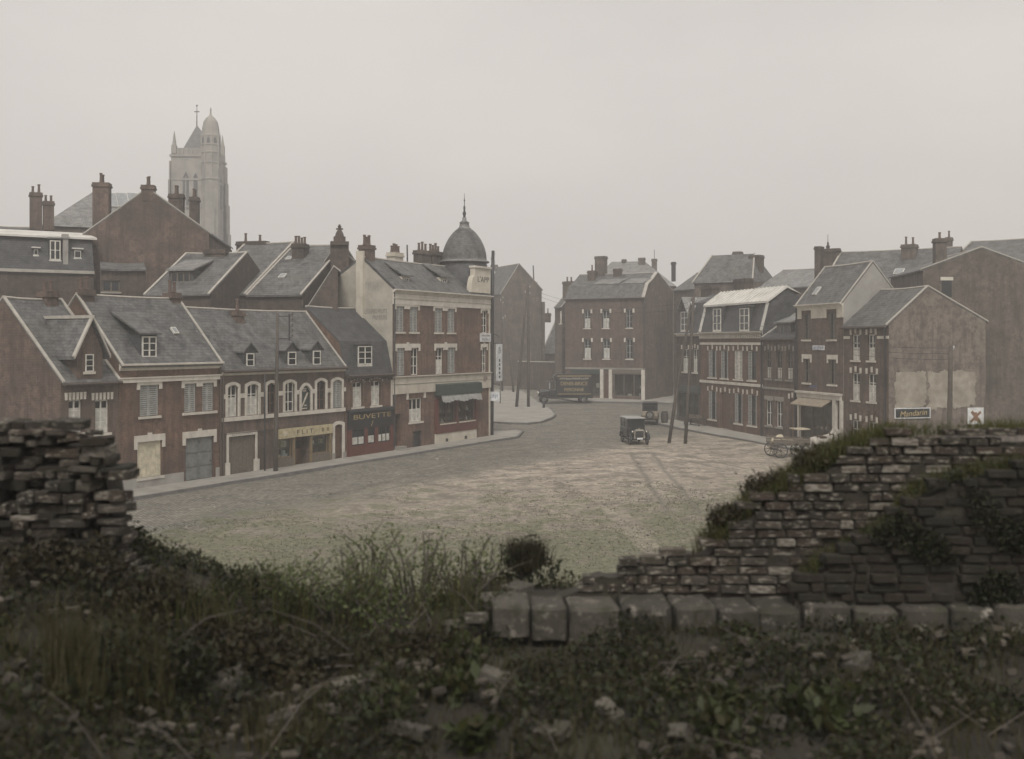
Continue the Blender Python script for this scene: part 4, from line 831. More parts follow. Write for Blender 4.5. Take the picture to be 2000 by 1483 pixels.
# --- gabled end house
H = rhouse('brick_house', 'brick house whose patched plaster gable carries a painted board and a small poster', 1648, 1736)
GH = H
ev = H.uz(1730, 635)[1]; rg = H.sz(1813, 563, H.W); bk = H.sz(1925, 629, H.W); H.prof = [(0, ev), rg, bk]
for lst, cu_ in ((((1664, 1679, 654, 704), (1695, 1709, 653, 704)), .5), (((1664, 1679, 729, 781), (1695, 1711, 730, 786)), .6)):
    for r in rowz(H, lst): o = H.win(r, 'sash', 'white_paint', 2, 3, 'stone', curtain=cu_); H.blocks(r, o)
for r in rowz(H, [(1664, 1679, 822, 874), (1695, 1711, 824, 878)]): o = H.win(r, 'sash', 'white_paint', 2, 3, 'stone'); H.blocks(r, o)
z = H.uz(1700, 659)[1]; H.band(z-.1, z+.08, .04, 'stone', 'string_course', H.uz(1712, 650)[0]+.1); H.band(z-.1, z+.08, .04, 'stone', 'string_course', 0, H.uz(1662, 650)[0]-.1)
H.shell('brick_mauve', side=('brick_mauve', 'patched_gable')); H.roof('slate', verge=(0, 1)); H.gutter(); H.pipe(H.W-.3, 0, ev, 'dark_metal', .06)
def patch(px, ypx, mat, nm='plaster_patch', t=.025):
    raw = [H.sz(a, b, H.W) for a, b in zip(px, ypx)]; pts = []
    for (ya, za), (yb, zb) in zip(raw, raw[1:]+raw[:1]):
        n = max(2, int(math.hypot(yb-ya, zb-za)/.09))
        for k in range(n): f = k/n; pts.append((ya+(yb-ya)*f+random.gauss(0, .05)+.16*noise.noise((za*2+f*5, ya, 3)), za+(zb-za)*f+random.gauss(0, .045)+.16*noise.noise((ya*2, f*5+za, 7))))
    return MB().prism([(H.W, y, z) for y, z in pts], (t, 0, 0)).build(nm, mat, H.o)
patch((1748, 1752, 1806, 1809, 1806, 1747), (735, 727, 725, 760, 793, 800), 'limewash')
patch((1812, 1846, 1880, 1905, 1904, 1868, 1812), (728, 725, 724, 727, 790, 796, 800), 'limewash')
y0, z0 = H.sz(1746, 818, H.W); y1, z1 = H.sz(1816, 796, H.W)
bd = MB().box(H.W+.03, H.W+.08, y0, y1, z0, z1).build('sign_board', 'enamel_white', H.o); MB().box(H.W+.08, H.W+.09, y0+.07, y1-.07, z0+.06, z1-.06).build('sign_field', 'black_paint', bd)
t_ = text('Mandarin', 'gold_letters', bd, (y0+y1)/2+.05, (z0+z1)/2, (y1-y0)*.75, .34, H.W+.094, 'right', .25); t_.rotation_euler = (R(90), R(-4), R(90))
y0, z0 = H.sz(1889, 829, H.W); y1, z1 = H.sz(1920, 796, H.W); ps = MB().box(H.W+.03, H.W+.06, y0, y1, z0, z1).build('poster', 'enamel_white', H.o); yc, zc = (y0+y1)/2, (z0+z1)/2
for a, ln, wd in ((40, .95, .16), (-48, .9, .2), (-75, .55, .26)): 
    q = MB().box(0, .008, -ln/2, ln/2, -wd/2, wd/2).build('printed_shape', 'skin_poster', ps); q.location = (H.W+.061+.002*abs(a)/40, yc, zc-.05); q.rotation_euler = (R(a), 0, 0)

# ------------------------------------------------------------------ house at the head of the square
H = House('shop_house', 'three storey brick house with twin shopfronts and slate roof, facing down the square', ground(1104, 777).xy, (14.8, 125.2))
H.d = H.d; ev = (H.uz(1120, 583)[1]+H.uz(1256, 580)[1])/2; rg = H.sz(1285, 534, H.W); H.prof = [(0, ev), (.9, ev+1.35), (rg[0]*.62, ev+1.35+.42*(rg[1]-ev-1.35)), rg, (max(rg[0]*2, 8), ev+.8)]
for lst in (((1141, 1153, 607, 641), (1177, 1190, 606, 641), (1223, 1235, 605, 641)), ((1141, 1154, 663, 701), (1178, 1191, 663, 701), (1223, 1236, 662, 701))):
    for k, r in enumerate(rowz(H, lst)):
        o = H.win(r, 'sash', 'grey_paint', 2, 3, 'stone', curtain=.55 if k != 2 else False)
        for x in (r[0]-.26, r[1]+.04): H.stone(x, x+.22, r[3]-.32, r[3]+.14, 'impost_block', .05, par=o)
        H.arch(r, .1, .12, 'brick_dark', o, .03)
zf = H.uz(1200, 722)[1]
H.band(zf, zf+.2, .1, 'stone_grey', 'fascia')
for a, b, mt in ((1118, 1172, 'green_paint'), (1199, 1258, 'wood_grey')):
    r = H.rect(a, b, 730, 780); r = (r[0], r[1], .4, zf-.5); H.holes.append((*r, .9)); o = H.win(r, 'shop', mt, 3, 1, None, False, .06); H.band(zf-.45, zf-.02, .12, mt, 'fascia', r[0]-.1, r[1]+.1)
    for k in range(8):
        x = r[0]+.2+(r[1]-r[0]-.4)*random.random(); hh = random.uniform(.2, .6); MB().box(x-.2, x+.2, .35, .5, r[2]+(k % 2)*.9, r[2]+(k % 2)*.9+hh).build('shop_goods', random.choice(['letters_pale', 'wood_grey', 'enamel_white', 'brown_paint']), o)
for px in (1176, 1193, 1261): x = min(H.uz(px, 760)[0], H.W-.2); MB().box(x-.2, x+.2, -.15, -.002, 0, zf).build('pilaster', 'stone', H.o)
r = H.rect(1181, 1189, 733, 780); r = (r[0], r[1], .1, zf-.6); H.win(r, 'door', sm='brown_paint', cols=1, rows=3, sill=None)
H.shell('brick_mauve'); H.roof('slate', verge=(0, 1), vw=.4); H.gutter()
for a, b in ((.3, .62), (.68, .93)): MB().prism([(H.W*a, 1.05, ev+1.58), (H.W*b, 1.05, ev+1.58), (H.W*(b+.05), rg[0]*.6, ev+1.57+.41*(rg[1]-ev-1.35)), (H.W*(a+.05), rg[0]*.6, ev+1.57+.41*(rg[1]-ev-1.35))], (0, 0, .05)).build('lit_roof_patch', 'slate_light', H.o)  # paler sheets paint the lit patches onto the flatter roof slope
H.chimney(1165, 1183, 501, 545, rg[0], 0, 'brick_grey', .9); H.chimney(1150, 1163, 529, 560, rg[0]-1, 1, 'brick_mauve', .7); H.chimney(1200, 1213, 525, 545, rg[0]-.3, 0, 'brick_mauve', .6)
H.pipe(H.W-.1, zf, ev, 'dark_metal')
# lower wing at its side
H = House('brick_house', 'narrow brick wing with corbelled chimney, left of the house heading the square', ground(1090, 775).xy+Vector((-.3, 2.2)), ground(1104, 775).xy+Vector((-.3, 1.2)))
ev = H.uz(1100, 600)[1]; H.prof = [(0, ev), (2.5, ev+2.2), (6, ev)]
r = H.rect(1093.5, 1099, 607, 632); r = (max(r[0], .1), min(r[1], H.W-.1), r[2], r[3]); H.win(r, 'shut', sm='white_paint'); H.shell('brick_grey'); H.roof('slate', verge=(1, 1))
H.stack(.1, 1.5, 1.6, ev, ev+3.1, 2, 'brick_grey', .9)

# ------------------------------------------------------------------ houses behind
def back(name, label, px0, y0, px1, y1, eave, ridge, wall='brick_grey', rf='slate', D=None, cat='house', verge=(1, 1), z=0, ridge_px=None, fin=True, ridgem='mortar_line', left=None):
    """house behind the rows: front between two columns at given distances, eave row, ridge row, depth to the ridge"""
    H = House(name, label, ((px0-CX)/F*y0, y0), ((px1-CX)/F*y1, y1), cat, z=z)
    ev = H.uz((px0+px1)/2, eave)[1]; rd = D; rz = H.uz((px0+px1)/2, ridge, rd)[1]; H.prof = [(0, ev), (rd, rz), (rd*2, ev)]
    if fin: H.shell(wall); H.roof(rf, verge=verge, ridge=ridgem)
    return H
def gabled(name, label, px0, px1, Y, Lb, le, apex, re, wall='brick_grey', rf='slate', ang=0, z=0, verge=1, cat='house', fin=True):
    """house whose end gable looks at the square: eave rows left and right, apex pixel"""
    d = Vector((math.sin(ang), -math.cos(ang))); p1 = Vector(((px0-CX)/F*Y, Y)); H = House(name, label, p1-d*Lb, p1, cat, z=z)
    a = H.sz(px0, le, H.W); b = H.sz(*apex, H.W); c = H.sz(px1, re, H.W); H.prof = [(0, a[1]), b, c]
    if fin: H.shell(wall); H.roof(rf, verge=(0, verge))
    return H
# upper left
H = back('brick_house', 'tall house with skylit slate roof behind the big blank gable', 84, 92, 300, 96, 446, 376, 'brick_grey', 'slate_light', 4.5, fin=False)
ev_, rz_ = H.prof[0][1], H.prof[1][1]; q_ = H.prof; H.prof = [(0, ev_), (9, ev_)]; H.shell('brick_grey'); Wd = H.W; MB().quad((-.2, -.2, ev_), (Wd, -.2, ev_), (Wd*.86, 4.5, rz_), (Wd*.5, 4.5, rz_)).quad((Wd, -.2, ev_), (Wd, 9.2, ev_), (Wd*.86, 4.5, rz_)).quad((Wd, 9.2, ev_), (-.2, 9.2, ev_), (Wd*.5, 4.5, rz_), (Wd*.86, 4.5, rz_)).quad((-.2, 9.2, ev_), (-.2, -.2, ev_), (Wd*.5, 4.5, rz_)).build('roof', 'slate_light', H.o); H.prof = q_
for k in range(3): H.skylight(217+22*k, 392, 1.0, 2.2)
H.skylight(200, 438, 1.2, .9)
H = gabled('brick_house', 'tall brick house with big blank gable wall and chimney on its apex', 166, 408, 78, 12, 458, (288, 371), 457, 'brick_mauve', 'slate', .12)
ap = H.prof[1]; H.stack(H.W-.75, H.W+.02, ap[0], ap[1]-.8, ap[1]+.35, 2, 'brick_mauve', .85); 
y, z = H.sz(183, 440, H.W); y1, z1 = H.sz(183, 358, H.W-2); H.stack(H.W-2.4, H.W-1.5, y+.1, z-1, z1, 3, 'brick_mauve', 1.1)
for px, pt, np_ in ((345, 380, 4), (380, 386, 3)):
    y, z1 = H.sz(px, pt, H.W-2.5); H.stack(H.W-2.9, H.W-2.1, y, z1-3.2, z1, np_, 'brick_dark', 1.0 if px < 360 else .62)
H = back('brick_house', 'brick house with tall cluster of chimneys at its ridge, behind the zinc roofed mansard', -40, 84, 90, 86, 470, 446, 'brick_mauve', 'slate', 3, verge=(0, 0))
H.chimney(58, 82, 377, 450, 2.6, 2, 'brick_mauve', .8); H.chimney(84, 105, 394, 450, 2.6, 2, 'brick_mauve', .8)
H = House('brick_house', 'brick back building with pale zinc roof and attic windows above the leftmost roofs', ((-60-CX)/F*72, 72), ((184-CX)/F*76, 76))
ev = H.uz(90, 530)[1]; zk = H.uz(90, 466, .8)[1]; H.prof = [(0, ev), (.8, zk), (4, zk+.6), (7, ev)]
H.shell('brick_dark'); H.roof('slate_dark', verge=(0, 0), ridge=None, t=.1); MB().prism([(-.2, .5, zk+.03), (-.2, .5, zk+.16), (-.2, 4, zk+.78), (-.2, 6.6, zk+.5), (-.2, 4, zk+.66)], (H.W+.5, 0, 0)).build('zinc_roof', 'zinc', H.o)
H.band(ev-.1, ev+.1, .15, 'mortar_line', 'cornice'); H.dormer(97, 118, 470, 508, 'flat', wide=.05, cols=2, rows=2); H.dormer(145, 158, 490, 504, 'flat', wide=.05, cols=1, rows=1, rmat='zinc')
H.dormer(66, 74, 488, 498, 'flat', wide=.05, cols=1, rows=1, rmat='zinc')
H.chimney(122, 132, 458, 530, .4, 0, 'plaster_grey', .5)
H = House('lean_to', 'small brick lean-to with one window below the big blank gable', ((196-CX)/F*73, 73), ((285-CX)/F*74, 74), 'shed')
ev = H.uz(240, 528)[1]; H.prof = [(0, ev), (2.4, ev+.55), (2.5, ev)]
r = H.rect(200, 234, 548, 570); H.win(r, 'sash', 'wood_grey', 2, 1, 'stone_grey'); H.shell('brick_dark'); H.roof('slate', verge=(0, 0), ridge=None)
H = back('brick_house', 'slate roofed house with long shed dormer right of the big gable', 283, 72, 412, 71, 576, 499, 'brick_dark', 'slate', 5.2)
H.dormer(335, 372, 532, 552, 'shed', wide=.2, rows=1, cols=3, rmat='slate_light', face='slate_dark', fr='wood_grey'); H.chimney(405, 446, 488, 510, 5.2, 0, 'brick_dark', .9)
H = back('brick_house', 'wide slate roofed house with two skylights, next to the long shed dormer', 378, 76, 482, 75, 576, 480, 'brick_dark', 'slate', 7.2)
H.P = H.P; H.skylight(442, 536, 1.3, 1.0); H.skylight(484, 536, .5, .6); H.chimney(466, 522, 472, 492, 7.4, 2, 'brick_dark', .7)
H = back('brick_house', 'slate roofed house with tall chimney at its verge, beside the finialed gable', 482.5, 75, 592, 74, 577, 484, 'brick_dark', 'slate', 7.0)
H.skylight(552, 541, .45, .6); H.skylight(565, 506, .4, .5); H.chimney(575, 598, 477, 540, 5.4, 4, 'brick_dark', .9)
H = gabled('brick_house', 'dark brick house whose gable shoulder rises to a stone cross finial', 592, 700, 78, 9, 578, (655, 482), 520, 'brick_dark', 'slate', .2)
y0, z0 = H.sz(645, 610, H.W); y1, z1 = H.sz(680, 481, H.W); bt = MB().box(H.W+.02, H.W+.75, y0, y1, -.5, z1).build('buttress', 'brick_dark', H.o)
yc = (y0+y1)/2; xc = H.W+.4; hz = lambda py: H.sz(657, py, H.W)[1]
f = MB().box(xc-.55, xc+.55, yc-.62, yc+.62, z1, z1+.25).box(xc-.35, xc+.35, yc-.4, yc+.4, z1+.25, z1+.6).lathe((xc, yc, z1+.6), [(.32, 0), (.26, .25), (.12, .5), (.1, .7)], 8)
f.box(xc-.07, xc+.07, yc-.07, yc+.07, z1+1.25, hz(440)).box(xc-.07, xc+.07, yc-.24, yc+.24, hz(450), hz(447)).lathe((xc, yc, z1+1.25), [(.1, 0), (.14, .06), (.08, .14)], 8).build('finial', 'brick_dark', bt)
H = gabled('lean_to', 'dark slate lean-to roof against the finialed gable', 601, 660, 73.5, 5, 603, (652, 524), 530, 'brick_dark', 'slate_dark', .15, cat='shed')
# church tower
T = empty('church_tower', (0, 0, 0), 0, 'pale stone church tower with ogee capped stair turret, half lost in haze', 'church tower')
TY = 215.0; tz = lambda py: CH+(HY-py)/F*TY; tx = lambda px: (px-CX)/F*TY
T.location = (tx(388), TY, 0)
ox = T.location.x; X = lambda px: tx(px)-ox
W0, W1_ = X(334), X(414); Xd = lambda px, y: (px-CX)/F*(TY+y)-ox
b = MB().box(W0, W1_, 0, 10.2, -1, tz(306)); b.box(W0-.25, W1_+.25, -.25, 10.4, tz(306), tz(302)).build('shaft', 'stone_grey', T)
MB().box(W0, W1_, .05, 10, tz(302), tz(289)).build('parapet', 'stone_grey', T)
for k in range(9): x = W0+.5+(W1_-W0-1)*k/8; MB().box(x-.2, x+.2, -.12, .05, tz(302), tz(290)).build('mullion', 'stone_grey', T)
for py in (352, 405, 449): MB().box(W0-.12, W1_+.12, -.14, 10.3, tz(py), tz(py)+.35).build('string_course', 'stone_grey', T)
wnd = (X(357), X(369), tz(410), tz(335)); c = (wnd[0]+wnd[1])/2
MB().prism([(wnd[0], -.05, wnd[2]), (wnd[1], -.05, wnd[2]), (wnd[1], -.05, wnd[3]-1.2), (c, -.05, wnd[3]), (wnd[0], -.05, wnd[3]-1.2)], (0, .1, 0)).build('belfry_window', 'slate_dark', T)
MB().box(c-.1, c+.1, -.1, .0, wnd[2], wnd[3]-1).build('mullion', 'stone_grey', T)
for x, sx_ in ((W0, -1), (W1_, 1)):
    bm_ = MB()
    for wd, pyt, dd in ((1.0, 470, 1.4), (.8, 405, 1.2), (.6, 352, .95), (.35, 315, .7)):
        bm_.box(min(x, x+sx_*wd*(.5 if sx_ < 0 else 1)), max(x, x+sx_*wd*(.5 if sx_ < 0 else 1)), -dd, 1.2, -1, tz(pyt))
    if sx_ > 0:
        for wd, pyt in ((1.0, 449), (.75, 390), (.5, 345), (.3, 312)): bm_.box(x, x+wd, 8.6, 10.6, -1, tz(pyt))
    bm_.build('buttress', 'stone_grey', T)
for px0_, px1_ in ((378, 386),):
    MB().prism([(X(px0_), -.06, tz(400)), (X(px1_), -.06, tz(400)), (X(px1_), -.06, tz(345)), (X((px0_+px1_)/2), -.06, tz(338)), (X(px0_), -.06, tz(345))], (0, .1, 0)).build('belfry_window', 'slate_dark', T)
for y0_ in (3.2, 6.0):
    MB().prism([(W1_+.06, y0_, tz(400)), (W1_+.06, y0_+1.3, tz(400)), (W1_+.06, y0_+1.3, tz(345)), (W1_+.06, y0_+.65, tz(338)), (W1_+.06, y0_, tz(345))], (-.1, 0, 0)).build('belfry_window', 'slate_dark', T)
px_ = X(340); pn_ = MB().box(px_-.45, px_+.45, -.3, .6, tz(300), tz(284)).lathe((px_, .15, tz(284)), [(.42, 0), (.36, .6), (.05, tz(256)-tz(284))], 6); pn_.build('pinnacle', 'stone_grey', T)
px_ = Xd(434, 9); MB().box(px_-.35, px_+.45, 8.6, 9.4, tz(300), tz(270)).lathe((px_+.05, 9, tz(270)), [(.4, 0), (.04, 2.2)], 6).build('pinnacle', 'stone_grey', T)
ax = Xd(384.5, 5); r0, r1 = X(356), X(410)
mb = MB(); base = [(r0, .6, tz(289)), (r1, .6, tz(289)), (r1, 9.6, tz(289)), (r0, 9.6, tz(289))]; ap = (ax, 5, tz(235))
for i in range(4): mb.quad(base[i], base[(i+1) % 4], ap)
mb.build('spire_roof', 'slate', T); MB().tube([(ax, 5, tz(237)), (ax, 5, tz(196))], [.13, .05], 6).box(ax-.5, ax+.5, 4.95, 5.05, tz(209), tz(207)).lathe((ax, 5, tz(198)), [(.05, 0), (.25, .2), (.05, .4)], 8).build('weather_cross', 'dark_metal', T)
tc_ = X(410.5); tr = X(428)-X(410.5)
MB().lathe((tc_, .4, 0), [(tr, -1), (tr, tz(268)), (tr*1.06, tz(267)), (tr*1.06, tz(264)), (tr*.98, tz(262)), (tr*.93, tz(250)), (tr*.78, tz(238)), (tr*.5, tz(230)), (tr*.2, tz(226)), (tr*.1, tz(222)), (.12, tz(216)), (.2, tz(215)), (.04, tz(209))], 8, rot=.39).build('stair_turret', 'stone_grey', T)
for py in (352, 320, 300, 285): MB().lathe((tc_, .4, tz(py)), [(tr*1.0, -.05), (tr*1.09, .1), (tr*1.09, .3), (tr*1.0, .4)], 8, rot=.39).build('turret_moulding', 'stone_grey', T)
for k in range(8):
    a = .39+k*math.pi/4; MB().tube([(tc_+math.cos(a)*tr*1.02, .4+math.sin(a)*tr*1.02, tz(330)), (tc_+math.cos(a)*tr*1.02, .4+math.sin(a)*tr*1.02, tz(268)), (tc_+math.cos(a)*tr*1.02, .4+math.sin(a)*tr*1.02, tz(258))], [.14, .14, .02], 5).build('turret_rib', 'stone_grey', T)
    a += math.pi/8; c_ = Vector((math.cos(a), math.sin(a), 0)); t_ = Vector((-math.sin(a), math.cos(a), 0)); p_ = Vector((tc_, .4, 0))+c_*tr*.95
    MB().prism([tuple(p_-t_*.28+Vector((0, 0, tz(284)))), tuple(p_+t_*.28+Vector((0, 0, tz(284)))), tuple(p_+t_*.28+Vector((0, 0, tz(273)))), tuple(p_+Vector((0, 0, tz(269)))), tuple(p_-t_*.28+Vector((0, 0, tz(273))))], tuple(c_*.06)).build('turret_window', 'slate_dark', T)
# roofs round the centre and right
H = gabled('brick_house', 'tall plain gabled house beyond the corner, with a stove pipe and chimney', 979, 1058, 152, 13, 574, (1014, 517), 566, 'brick_grey', 'slate', .42, z=gz(152)); y, z = H.sz(1050, 552, H.W)
H.stack(H.W-1.6, H.W-.7, y-.2, z-2.5, z+.1, 3, 'brick_grey', .9); MB().tube([(H.W-1.2, y, z), (H.W-1.1, y-.15, z+2.4)], .09, 6).build('stove_pipe', 'dark_metal', H.o); y, z = H.sz(990, 514, H.W); H.stack(H.W-9, H.W-8.2, H.prof[1][0], H.prof[1][1]-.4, H.prof[1][1]+.5, 1, 'brick_grey', .7)
MB().box(H.W+.02, H.W+.4, H.prof[2][0]-.05, H.prof[2][0]+.3, -1, H.sz(1058, 590, H.W)[1]).build('buttress', 'brick_grey', H.o)
W_ = empty('garden_wall', (0, 0, 0), 0, 'long brick garden wall with pale coping, left of the parked lorry', 'wall'); a = at(1012, 707, 146); b = at(1106, 707, 140)
W_.location = (a.x, a.y, gz(146)); W_.rotation_euler = (0, 0, math.atan2(b.y-a.y, b.x-a.x)); ln = (b-a).xy.length; hz_ = a.z-gz(146)
MB().box(0, ln, 0, .3, -1, hz_).build('wall', 'brick_dark', W_); MB().box(-.05, ln, -.08, .38, hz_, hz_+.12).build('coping', 'mortar_line', W_)
H = back('brick_house', 'low slate roofed house filling the gap beside the head of the square', 1058, 158, 1112, 156, 690, 618, 'brick_dark', 'slate', 5, z=gz(155)); H.chimney(1066, 1074, 612, 630, 5, 1, 'brick_mauve')
H = back('big_house', 'broad hipped roof with small chimneys, rising behind the head of the square', 1150, 150, 1318, 148, 560, 511, 'brick_grey', 'slate_light', 6, z=gz(150), fin=False)
(e, ev_), (rd, rz_), _ = [(0, H.prof[0][1]), H.prof[1], 0]; H.prof = [(0, ev_), (12, ev_)]; H.shell('brick_grey')
Wd = H.W; a_, b_ = Wd*.22, Wd*.62; mb = MB(); e0, e1, e2, e3 = (-.2, -.2, ev_), (Wd+.2, -.2, ev_), (Wd+.2, 12.2, ev_), (-.2, 12.2, ev_); k0, k1 = (a_, 6, rz_), (b_, 6, rz_)
mb.quad(e0, e1, k1, k0).quad(e1, e2, k1).quad(e2, e3, k0, k1).quad(e3, e0, k0).build('roof', 'slate_light', H.o)
H.chimney(1247, 1260, 504, 530, 5.5, 0, 'brick_grey', .8); H.chimney(1215, 1223, 507, 520, 6.0, 0, 'brick_grey', .8); H.chimney(1273, 1283, 506, 540, 5, 0, 'brick_grey', .8)
u, z = H.uz(1278, 488, 5); MB().tube([(u, 5, z-1.2), (u, 5, z)], .04, 5).build('lightning_rod', 'dark_metal', H.o)
H = back('brick_house', 'long roof between the head of the square and the steep hipped roof', 1316, 132, 1368, 128, 566, 537, 'brick_grey', 'slate', 3.5, z=.5, verge=(0, 0)); H.chimney(1313, 1318, 512, 550, 3, 0, 'dark_metal', .3, False)
H = back('brick_house', 'house with steep hipped slate roof and broad chimney, behind the zinc roofed house', 1356, 116, 1486, 112, 552, 498, 'brick_grey', 'slate', 3.4, z=.4, fin=False)
ev_ = H.prof[0][1]; rz_ = H.prof[1][1]; H.prof = [(0, ev_), (6.8, ev_)]; H.shell('brick_grey'); Wd = H.W; a_ = Wd*.07; mb = MB()
e0, e1, e2, e3 = (-.2, -.2, ev_), (Wd-.8, -.2, ev_), (Wd-.8, 7, ev_), (-.2, 7, ev_); k0, k1 = (a_, 3.4, rz_), (Wd*.72, 3.4, rz_); mb.quad(e0, e1, k1, k0).quad(e1, e2, k1).quad(e2, e3, k0, k1).quad(e3, e0, k0).build('roof', 'slate', H.o)
H.chimney(1467, 1488, 499, 560, 3.4, 0, 'brick_dark', 1.2); H.chimney(1434, 1448, 492, 520, 4.2, 0, 'brick_grey', .8)
for q, rz2 in (((e1, k1), 0), ((e0, k0), 0)): MB().tube([Vector(q[0])+Vector((0, 0, .05)), Vector(q[1])+Vector((0, 0, .05))], .08, 5).build('hip_tiles', 'mortar_line', H.o)
H = back('brick_house', 'long low slate roof running behind the right hand houses', 1478, 112, 1600, 106, 562, 530, 'brick_grey', 'slate_light', 4, z=.3, verge=(0, 0))
H = back('big_house', 'long grey slate roof with central chimney behind the gabled end house', 1604, 98, 1850, 92, 556, 492, 'brick_grey', 'slate', 5, z=.2, verge=(1, 0))
H.chimney(1594, 1606, 482, 560, 4.2, 0, 'brick_dark', .9); H.chimney(1607, 1640, 486, 560, 4.6, 0, 'brick_dark', .5, False); H.chimney(1763, 1790, 478, 530, 3.9, 2, 'brick_grey', 1.0); H.skylight(1756, 532, .8, .9)
u, z = H.uz(1617, 480, 4.6); MB().lathe((u, 4.6, z-.5), [(.22, 0), (.16, .3), (.2, .4), (.08, .6), (.1, .75), (.03, .85), (.02, 1.5)], 8).build('finial', 'brick_dark', H.o)
H = gabled('big_house', 'tall brick house with plain end wall and lean roof, behind the poster gable', 1803, 2120, 82, 10, 528, (1918, 486), 560, 'brick_grey', 'slate', -.1)
H.stack(H.W-3.5, H.W-2.6, H.sz(1858, 480, H.W)[0], 10, H.sz(1858, 466, H.W-3)[1], 1, 'brick_grey', .8); s0 = H.sz(1849, 548, H.W); w0 = MB().box(H.W+.005, H.W+.02, s0[0]-.35, s0[0]+.35, s0[1]-1.2, s0[1]).build('window', 'glass', H.o); MB().box(H.W+.004, H.W+.06, s0[0]-.45, s0[0]+.45, s0[1]+.002, s0[1]+.25).build('lintel', 'stone', w0)
H = back('brick_house', 'slate roofed house with low eaves beyond the long grey slate roof', 1845, 100, 2050, 94, 520, 472, 'brick_grey', 'slate', 6); H.chimney(1849, 1858, 464, 490, 6, 1, 'brick_grey')
# hanging banner sign on the corner house
H = WH; r = H.rect(968, 979, 672, 744)
o = MB().box(r[0], r[1], -.1, -.02, r[2], r[3]).build('hanging_sign', 'enamel_white', H.o); marks('letters_dark', o, (r[0]+r[1])/2, r[3]-.5, .35, .5, 2, -.105)
for k in range(5): z = r[2]+.2+k*.32; MB().box((r[0]+r[1])/2-.1, (r[0]+r[1])/2+.1, -.108, -.1, z, z+.2).build('painted_letter', 'letters_dark', o)
MB().tube([(H.W, -.06, r[3]+.05), (r[1]+.1, -.06, r[3]+.05)], .03, 6).build('bracket', 'dark_metal', o); MB().tube([(H.W, -.06, r[2]+.3), (r[0]+.01, -.06, r[2]+.3)], .02, 6).build('bracket', 'dark_metal', o)

# ------------------------------------------------------------------ poles and posts
def pole(label, foot, top, r0, r1, mat='wood_pole', name='telegraph_pole', pins=0, par=None, group=None):
    T = par or empty(name, foot, 0, label, 'pole', group); v = Vector(top)-Vector(foot)
    if par: off = Vector(foot)-par.location
    else: off = Vector((0, 0, 0))
    p = MB().tube([off-Vector((0, 0, .4)), off+v*.3, off+v*.7, off+v], [r0, r0*.85+r1*.15, r0*.3+r1*.7, r1], 8).build('shaft', mat, T, True)
    for k in range(pins):
        z = off+v*(1-.025*(k+1)); sd = -1 if k % 2 else 1
        q = MB().tube([z, z+Vector((sd*.16, 0, .0)), z+Vector((sd*.16, 0, .08))], .018, 5); q.lathe(tuple(z+Vector((sd*.16, 0, .06))), [(.03, 0), (.05, .03), (.035, .07), (.045, .1), (.02, .13)], 8).build('insulator', 'enamel_white', T)
    return T
g = ground(957, 853); t = Vector((g.x+(962-956)/F*g.y, g.y, CH+(HY-490)/F*g.y))
T = pole('tall dark iron pole with stepped foot and enamel plate, at the pavement corner', g, t, .24, .12, 'dark_metal', 'iron_pole', 5)
hh = t.z-g.z; MB().lathe((0, 0, 0), [(.28, -.2), (.28, 2.2), (.24, 2.3)], 10).build('foot_sleeve', 'dark_metal', T, True)
MB().box(-.3, .75, -.33, -.29, CH+(HY-783)/F*g.y-g.z, CH+(HY-765)/F*g.y-g.z).build('enamel_plate', 'enamel_white', T); marks('letters_blue', T, .22, CH+(HY-774)/F*g.y-g.z, .8, .3, 6, -.331)
for z, x1 in ((hh*.57, -1.1), (hh*.545, .7)): MB().tube([(0, 0, z), (x1*.6, -.05, z+.08), (x1, -.05, z-.12)], .03, 6).build('bracket', 'dark_metal', T)
g = ground(538, 925); T = pole('wooden pole with ladder-like insulator frame, in front of the yellow shop sign', g, Vector((g.x+.12, g.y, CH+(HY-612)/F*g.y)), .13, .08, pins=0)
zt = CH+(HY-617)/F*g.y-g.z; zb = CH+(HY-663)/F*g.y-g.z; x0, x1 = .1, .1+24/F*g.y
MB().box(x0, x1, -.04, .04, zt-.06, zt).box(x0, x1, -.04, .04, zb, zb+.06).box(x1-.05, x1+.03, -.04, .04, zb-.1, zt+.1).build('insulator_frame', 'dark_metal', T)
for k in range(5): z = zb+.1+(zt-zb-.1)*k/4; MB().tube([(x1, 0, z), (x1+.16, 0, z), (x1+.16, 0, z+.1)], .022, 5).lathe((x1+.16, 0, z+.06), [(.035, 0), (.055, .04), (.035, .12)], 8).build('insulator', 'rust_metal', T)
g = ground(517, 924); pole('slender iron stanchion against the shop house by its garage door', g, Vector((g.x, g.y, CH+(HY-731)/F*g.y)), .055, .045, 'dark_metal', 'iron_pole')
g = ground(1305, 866); g2 = ground(1338, 867); T = pole('pair of wooden telegraph poles leaning together beside the right pavement', g, at(1352, 582, g.y), .13, .09, pins=4); pole('', g2, at(1355, 580, g2.y), .13, .09, par=T, pins=3)
for z in (.62, .86): a = (at(1352, 582, g.y)-g)*z; b = (g2-g)+(at(1355, 580, g2.y)-g2)*z; MB().tube([a, b], .03, 6).build('tie_bar', 'dark_metal', T)
RT = at(1353, 590, g.y)
g = ground(1008, 797); g2 = ground(1032, 797); T = pole('pair of wooden telegraph poles on the corner pavement, one upright and one leaning', g, at(1030, 560, g.y), .16, .1, pins=2); pole('', g2, at(1032, 556, g2.y), .16, .1, par=T, pins=4)
MT = at(1031, 562, g.y)
g = ground(1004, 768); pole('thin leaning pole beyond the paired poles of the corner pavement', g, at(984, 615, g.y), .13, .1, pins=2)
